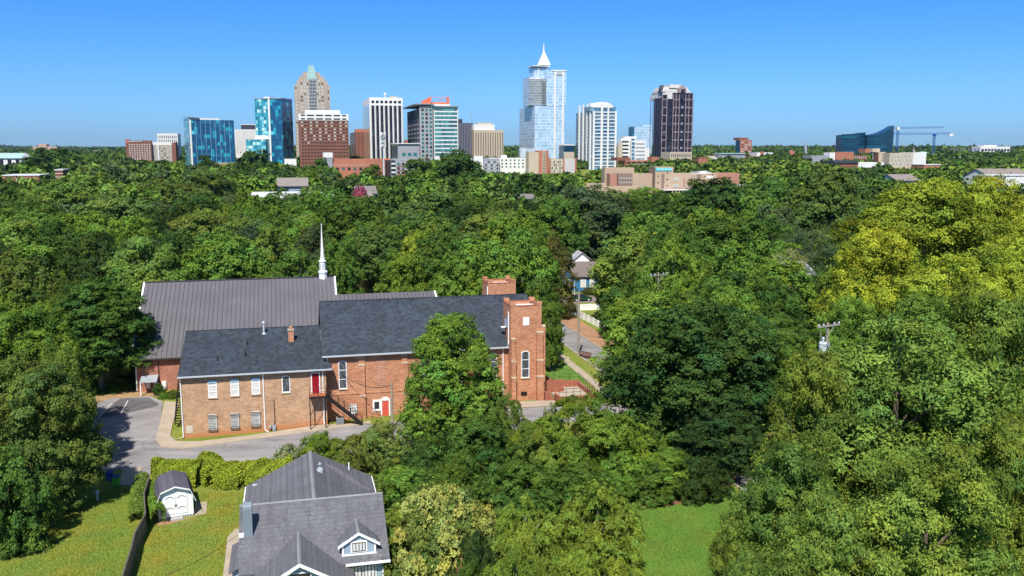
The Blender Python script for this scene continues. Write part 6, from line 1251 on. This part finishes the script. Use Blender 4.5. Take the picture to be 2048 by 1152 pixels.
# right-hand big trees
T(1815,655,470,62,'ash0','d','huge willow-leaved tree dominating the lower right',hb=.08)
T(1640,722,270,60,'ash0','d','willow-leaved tree just below the transformer pole',hb=.05)
T(1590,895,260,54,'ash0','d','willow-leaved tree beside the back lawn',hb=.03)
T(1495,1000,150,54,'ash0','d','small willow-leaved tree casting shade on the back lawn',hb=.02)
T(1985,600,300,70,'ash0','d','willow-leaved tree at the right edge, upper',hb=.08)
T(1870,900,380,48,'ash0','d','nearest willow-leaved tree at the bottom right',hb=.05)
T(2040,850,220,54,'ash0','d','willow-leaved tree cut by the right edge, lower',hb=.05)
T(1670,1010,280,46,'ash0','d','low willow-leaved tree at the bottom edge',hb=.03)
T(1500,1110,130,50,'ash0','d','willow-leaved tree top poking in at the bottom, left of the low one',hb=.03)
T(1850,372,330,122,'ash0','g','tall yellow-green pecan at the upper right',hb=.12)
T(1985,365,240,128,'ash0','g','tall yellow-green pecan at the right edge, upper',hb=.12)
T(1760,470,230,106,'ash0','g','yellow-green pecan in front, above the transformer pole',hb=.1)
T(1910,520,260,98,'ash0','g','wide yellow-green pecan below the blue-grey roof',hb=.1)
T(2020,480,200,104,'ash0','g','lower yellow-green pecan limbs at the right edge',hb=.1)
T(1700,600,160,100,'ash0','c','green tree behind the transformer pole',hb=.05)
T(1835,600,260,86,'ash0','b','dark shaded tree under the pecans',hb=.05)
T(1655,345,190,215,'oak1','e','big rounded olive tree left of the tall pecan',hb=.1)
T(1622,452,170,175,'pine1','f','blue-green pine below the rounded olive tree',hb=.15)
T(1560,500,150,152,'pine1','p','grey-green loose tree left of the pine',hb=.15)
T(1650,530,130,142,'pine1','a','dark pine under the rounded olive tree',hb=.15)
T(1450,442,235,182,'oak1','b','wide dark green tree behind the crossarm pole',hb=.08)
T(1540,440,140,190,'oak1','b','green tree between the wide dark tree and the pine',hb=.1)
T(1435,362,190,255,'oak1','a','dark rounded tree below the right end of the tan school',hb=.1)
T(1540,362,150,250,'oak1','b','dark green tree between the school and the olive tree',hb=.1)
T(1290,463,205,163,'oak1','d','yellow-green spreading tree above the crossarm pole',hb=.1)
T(1315,428,130,205,'oak1','c','bright green tree above the yellow-green spreading tree',hb=.1)
T(1285,377,115,280,'broad1','c','bright umbrella-shaped tree under the school',hb=.2)
T(1375,395,60,330,'oak1','b','small tree beside the school steps',hb=.1)
T(1180,377,175,240,'broad1','f','large grey-green clumpy tree left of the school',hb=.1)
T(1108,476,92,168,'cone1','m','dark brownish magnolia left of the blue house',hb=.02,name='magnolia_tree')
T(1225,545,70,170,'oak1','a','dark tree right of the blue house',hb=.05)
T(1240,575,90,150,'oak1','b','green tree right of the picket fence',hb=.05)
T(1178,578,34,196,'bush0','m','small dark purple-brown bush under the blue house windows',hb=0,minh=1.6)
T(1035,470,170,150,'oak1','c','bright green tree behind the rear church tower',hb=.05)
T(950,485,150,150,'oak1','c','green tree behind the church, left of the rear tower',hb=.05)
T(1080,560,80,135,'oak1','b','green tree right of the rear church tower',hb=.02)
T(1100,600,60,128,'oak1','b','dark green tree hanging over the street corner',hb=.1)
T(1000,425,190,195,'oak1','e','olive tree above the rear church tower',hb=.1)
T(885,388,200,250,'oak1','e','broad olive tree in the middle distance, centre',hb=.1)
T(965,398,150,245,'broad1','b','dark layered tree centre, left of the roofed house',hb=.1)
T(1060,420,140,220,'oak1','c','green tree left of the large grey-green tree',hb=.1)
T(838,470,95,178,'oak1','g','bright yellow tree behind the church nave',hb=.1)
T(880,470,120,172,'oak1','b','dark green tree right of the yellow tree',hb=.1)
T(808,505,110,152,'oak1','c','bright green tree right of the brown board fence',hb=.05)
T(750,455,110,196,'oak1','e','greyish olive tree above the far lawn',hb=.25)
T(745,500,60,205,'oak1','b','small tree with bare trunk on the far lawn',hb=.35)
T(700,395,150,240,'oak1','b','green tree right of the steeple tip',hb=.1)
T(590,385,180,265,'oak1','b','green tree in front of the long white parapet',hb=.1)
T(655,385,120,255,'oak1','c','bright tree in front of the long white parapet, right end',hb=.1)
T(510,304,92,480,'oak2','a','tall dark tree standing before the slim blue tower',hb=.05)
T(612,440,110,190,'oak1','c','bright pointed tree left of the steeple tip',hb=.05)
T(600,505,150,155,'oak1','b','green tree directly behind the steeple, left',hb=.05)
T(680,480,90,160,'oak1','c','light green tree directly behind the steeple, right',hb=.05)
T(528,435,150,200,'oak1','b','dark green tree behind the middle of the metal roof',hb=.05)
T(450,468,170,160,'oak1','c','wide bright tree behind the metal roof',hb=.05)
T(415,345,110,330,'broad1','e','olive layered tree below the teal glass office',hb=.1)
T(330,365,160,310,'oak1','e','olive tree below the tan apartments',hb=.1)
T(400,425,150,205,'broad1','e','grey-olive tree left of centre in the left woods',hb=.1)
T(350,470,90,175,'oak1','a','dark tree with visible trunk behind the metal roof',hb=.3)
T(240,395,190,235,'oak1','e','large olive-green tree in the left woods',hb=.1)
T(150,358,210,300,'oak1','d','wide yellow-green tree in the left woods',hb=.1)
T(45,425,200,210,'oak1','c','bright tree at the left edge, middle distance',hb=.1)
T(160,430,150,215,'oak1','c','bright green tree in front of the wide yellow-green one',hb=.1)
T(915,303,100,470,'oak2','a','dark tree in front of the dark ribbed office block',hb=.05)
T(836,320,92,450,'oak2','b','tree in front of the low glass pavilion',hb=.05)
T(755,372,60,360,'cone1','b','small conical tree right of the pink flowering tree',hb=.05)
T(722,374,34,325,'oak1','r','pink-red crape myrtle in front of the pale grey house',hb=.1,name='flowering_tree')
T(642,318,46,560,'oak2','b','small tree beside the red brick building',hb=.05)
T(635,345,60,470,'oak2','c','tree above the tan roofed house',hb=.05)
T(700,352,70,480,'oak2','b','tree between red brick building and grey apartments',hb=.05)
T(745,330,50,600,'oak2','b','dark tree in front of the long red brick building',hb=.05)
T(412,312,52,640,'oak2','a','dark round tree before the deep blue glass office',hb=.05)
T(105,298,120,700,'oak2','a','dark broad tree right of the stone temple hall',hb=.05)
# ================================================================ filling woods
LAND=[(20,'the far left school'),(150,'the wide yellow-green tree'),(275,'the brown brick hotel'),(330,'the tan apartments'),(425,'the teal glass office'),(540,'the slim blue tower'),(648,'the brown high-rise hotel'),(715,'the red slab tower'),(770,'the white striped tower'),(868,'the green glass office'),(975,'the cream ribbed block'),(1095,'the spired skyscraper'),(1190,'the arched apartment tower'),(1265,'the parking garage'),(1345,'the tan school tower'),(1460,'the school red wing'),(1555,'the flat white block'),(1612,'the grey church spire'),(1730,'the curved glass office'),(1815,'the long pale block'),(1890,'the lower crane'),(1990,'the taupe hall')]
PXL=[0,60,62,125,240,245,350,352,390,470,472,560,562,600,660,662,710,745,765,767,860,862,940,955,1000,1075,1100,1150,1235,1240,1310,1312,1400,1500,1505,1620,1640,1690,1800,1860,1870,1930,1950,2048]
PYL=[332,332,303,300,303,320,324,334,334,334,326,326,334,336,336,366,356,345,358,358,350,318,320,342,348,352,352,344,346,332,320,314,316,318,312,310,316,316,338,336,330,326,334,332]
CLEAR=[(685,775,590,203),(1112,1212,712,209),(1160,1405,386,560),(1405,1500,376,540),(490,670,391,332),(545,615,372,398),(705,752,392,330),(662,745,350,700),(767,826,350,700),(0,76,352,465),(104,124,360,465),(40,100,650,138),(1040,1070,397,330),(1780,1840,362,430),(1930,2048,368,440),(1640,1860,336,800),(960,1160,345,780),(1230,1316,334,860),(0,60,326,760),(1470,1530,600,100),(240,360,322,950),(336,372,550,172)]
FOOT=[(1108,1215,188,222),(490,675,322,352),(545,620,390,418),(700,755,320,370),(1030,1080,322,350),(1155,1505,535,600),(0,80,460,500),(1955,2070,395,475),(1778,1845,420,455),(1660,1775,805,860),(655,775,740,800),(765,830,725,780),(40,110,136,148),(1875,1940,195,215),(1580,1645,146,162)]
rngf=random.Random(21); cand=[]
D=126.0
while D<1000:
    st=8.3+D*.0135 if D<400 else 13.7+(D-400)*.008
    xx=-D*.60-8
    while xx<D*.60+8:
        x=xx+rngf.uniform(-.3,.3)*st; y=D+rngf.uniform(-.4,.4)*st; px,_=proj(x,y,10)
        xx+=st
        if px<-60 or px>2110: continue
        u,v=wl(x,y)
        if -13<u<50 and -14<v<54 and y<175: continue
        if uA-2.5<u<uB+5 and v<vX+8 and y<215 : continue
        if vX-2<v<vX2+3 and abs(u-uA)<45: continue
        if y<135 and 270<px<1200: continue
        if y<128 and px>1180: continue
        if any(a<px<b_ and d0<y<d1 for a,b_,d0,d1 in FOOT): continue
        zg=ht(x,y); h=rngf.uniform(11,20) if y<600 else rngf.uniform(8,14); rad=st*rngf.uniform(.54,.70)
        w=rad/y*F
        lim=np.interp(px,PXL,PYL)-5+rngf.uniform(0,9)
        for a,b_,r0,dm in CLEAR:
            if y<dm and px+w*.8>a and px-w*.8<b_: lim=max(lim,r0+rngf.uniform(0,4))
        zt=zg+h; row_=proj(x,y,zt)[1]
        if row_<lim:
            zt=at_y(px,lim,y)[2]; h=zt-zg
        if h<3.2: continue
        if h<9: rad=min(rad,h*.55)
        if any((x-tx)**2+(y-ty)**2<(tr*.8+rad*.3)**2 for tx,ty,tr,_ in TREES[:130]): continue
        cand.append((x,y,zg,rad,h,px))
    D+=st*.86
cand.sort(key=lambda c:-c[3]/c[1])
cand.sort(key=lambda c:c[1])
nhand=len(TREES); room=296-nhand
ind=cand[:max(room,0)]; rest=cand[max(room,0):]
TN=[('a','dark green'),('b','deep green'),('c','bright green'),('e','olive'),('k','blackish green'),('d','yellow-green'),('c','fresh green'),('f','grey-green')]
SHP=[('oak','rounded'),('oak','bushy'),('broad','layered'),('oak','full-crowned'),('cone','pointed')]
labs={}; items=[]
for c in ind:
    x,y,zg,rad,h,px=c; tn=TN[min(7,int(rngf.random()**1.1*8))]; sp=SHP[rngf.randrange(5)]
    ln=min(LAND,key=lambda l:abs(l[0]-px)); rel='below' if abs(ln[0]-px)<22 else ('left below' if px<ln[0] else 'right below')
    band='near' if y<165 else 'nearer middle' if y<205 else 'middle' if y<250 else 'farther middle' if y<300 else 'far'
    key=f"{sp[1]} {tn[1]} tree, {band} woods, {rel} {ln[1]}"
    items.append((c,tn[0],sp[0],key,px)); labs.setdefault(key,[]).append(px)
ORD=['leftmost','second from left','third from left','fourth from left','fifth from left','sixth from left','seventh from left','eighth from left']
for k_ in labs: labs[k_].sort()
for c,tn,sp,key,px in items:
    x,y,zg,rad,h,_=c; l=key
    if len(labs[key])>1: l=ORD[min(7,labs[key].index(px))]+' '+key
    lod='1' if y<330 else '2'
    tree_at(x,y,zg-.1,rad,h,sp+lod,TONE[tn],l,'tree',hb=.08,group='trees of the neighbourhood woods')
# the far wood as one mass
Vs=[];Ts=[]; protos=[]
for i in range(8):
    r_=np.random.default_rng(100+i); protos.append(crown_points(r_,5,10,'round' if i%3 else 'broad',34,2.0,800 ,1.0,flat=.75,lump=.4))
protoL=[]
for i in range(6):
    r_=np.random.default_rng(200+i); protoL.append(crown_points(r_,5,10,'round',16,2.6,190,1.9,flat=.75,lump=.4))
ra=np.random.default_rng(5)
def addcrown(x,y,z,rad,h,col,lowd):
    P,Nn,Tt,sz,ti=(protoL if lowd else protos)[ra.integers(6 if lowd else 8)]
    a=ra.random()*6.28; ca,sa=np.cos(a),np.sin(a); Rm=np.array([[ca,-sa,0],[sa,ca,0],[0,0,1]])
    S=np.array([rad/5,rad/5,h/10]); Q=(P*S)@Rm.T+np.array([x,y,z]); s=rad/5
    Vs.append(leaf_geo(Q,Nn@Rm.T,Tt@Rm.T,sz*s*1.05,.7)); Ts.append(ti*np.array(col)*(.8+.4*ra.random()))
for c in rest:
    x,y,zg,rad,h,px=c; addcrown(x,y,zg,rad,h,TONE[TN[min(7,int(rngf.random()**1.1*8))][0]],y>480)
D=80.0
while D<420:
    xx=-D*1.25
    while xx<D*1.25:
        x=xx+rngf.uniform(-3,3); y=D+rngf.uniform(-3,3); xx+=9.5; px,_=proj(x,y,8)
        if y<20 or not (-1100<px<-230 or 2280<px<3200): continue
        addcrown(x,y,ht(x,y),rngf.uniform(4.5,6.5),rngf.uniform(10,17),TONE['abcae'[rngf.randrange(5)]],False)
    D+=9.0
D=1010.0
while D<9000:
    st=13+(D-1000)*.028; xx=-D*.62
    while xx<D*.62:
        x=xx+rngf.uniform(-.4,.4)*st; y=D+rngf.uniform(-.4,.4)*st; xx+=st*(1.0 if D<2500 else 1.3)
        px,_=proj(x,y,20)
        if D<1500 and 590<px<1390 and ra.random()<.6: continue
        zg=ht(x,y); h=rngf.uniform(8,16)*(1 if D<2000 else 1.15+.35*math.sin(x/310+y/800)+.2*math.sin(x/95)); lim=np.interp(px,PXL,PYL) if D<1700 else 292
        if D<1700 and proj(x,y,zg+h)[1]<min(lim,303): h=max(3,at_y(px,min(lim,303),y)[2]-zg)
        addcrown(x,y,zg,st*.85,h,TONE['ab'[rngf.random()<.5]],True)
    D+=st*1.25
me=mesh_from('distant_woods',np.concatenate(Vs),np.concatenate(Ts),LEAF); dw=bpy.data.objects.new('distant_woods',me); COL.objects.link(dw); tag(dw,'distant green woods spreading between the buildings to the horizon','woods',kind='stuff')
print('TREES hand',nhand,'ind',len(ind),'rest',len(rest),'distant quads',len(me.polygons))
# ================================================================ light, sky, air
w=bpy.data.worlds.new('World'); SC.world=w; w.use_nodes=True; nt=w.node_tree; nt.nodes.clear()
sky=nt.nodes.new('ShaderNodeTexSky'); sky.sky_type='NISHITA'; sky.sun_disc=False
SD_=Vector((-.15,-.99,0)).normalized(); EL=R(53)
sky.sun_elevation=EL; sky.sun_rotation=math.atan2(SD_.x,SD_.y); sky.altitude=0; sky.air_density=1.0; sky.dust_density=.2; sky.ozone_density=3
bg=nt.nodes.new('ShaderNodeBackground'); bg.inputs['Strength'].default_value=.085; out=nt.nodes.new('ShaderNodeOutputWorld')
tc=nt.nodes.new('ShaderNodeTexCoord'); sx=nt.nodes.new('ShaderNodeSeparateXYZ'); nt.links.new(tc.outputs['Generated'],sx.inputs[0])
tint=ramp(nt,sx.outputs[2],[(0.0,(.40,.72,1.34)),(.06,(.38,.76,1.42)),(.17,(.22,.70,1.40)),(.45,(.55,.80,1.10)),(1.0,(.8,.95,1.0))])
nt.links.new(mixc(nt,1.0,sky.outputs[0],tint,'MULTIPLY'),bg.inputs[0]); nt.links.new(bg.outputs[0],out.inputs[0])
sl_=bpy.data.lights.new('sun','SUN'); sl_.energy=5.0; sl_.angle=R(.53); sl_.color=(1,.95,.87); so=bpy.data.objects.new('sun',sl_); COL.objects.link(so)
d=Vector((SD_.x*math.cos(EL),SD_.y*math.cos(EL),math.sin(EL))); so.rotation_euler=d.to_track_quat('Z','Y').to_euler(); so.location=(0,0,300)
HAZE=1
if HAZE:
    m,nt,o=newmat('haze'); v=N(nt,'ShaderNodeVolumePrincipled'); v.inputs['Color'].default_value=(.50,.74,1,1); v.inputs['Density'].default_value=3.2e-5; v.inputs['Anisotropy'].default_value=.3; L(nt,v.outputs[0],o.inputs['Volume'])
    hz=MB().box(-9500,9500,-3000,10500,-60,230).build('haze',m); tag(hz,kind='stuff')
SC.view_settings.view_transform='Standard'; SC.view_settings.look='None'; SC.view_settings.exposure=0.35; SC.view_settings.gamma=1
try:
    SC.cycles.volume_max_steps=8; SC.cycles.volume_bounces=0; SC.cycles.max_bounces=6; SC.cycles.transparent_max_bounces=4
except Exception as ex: print(ex)
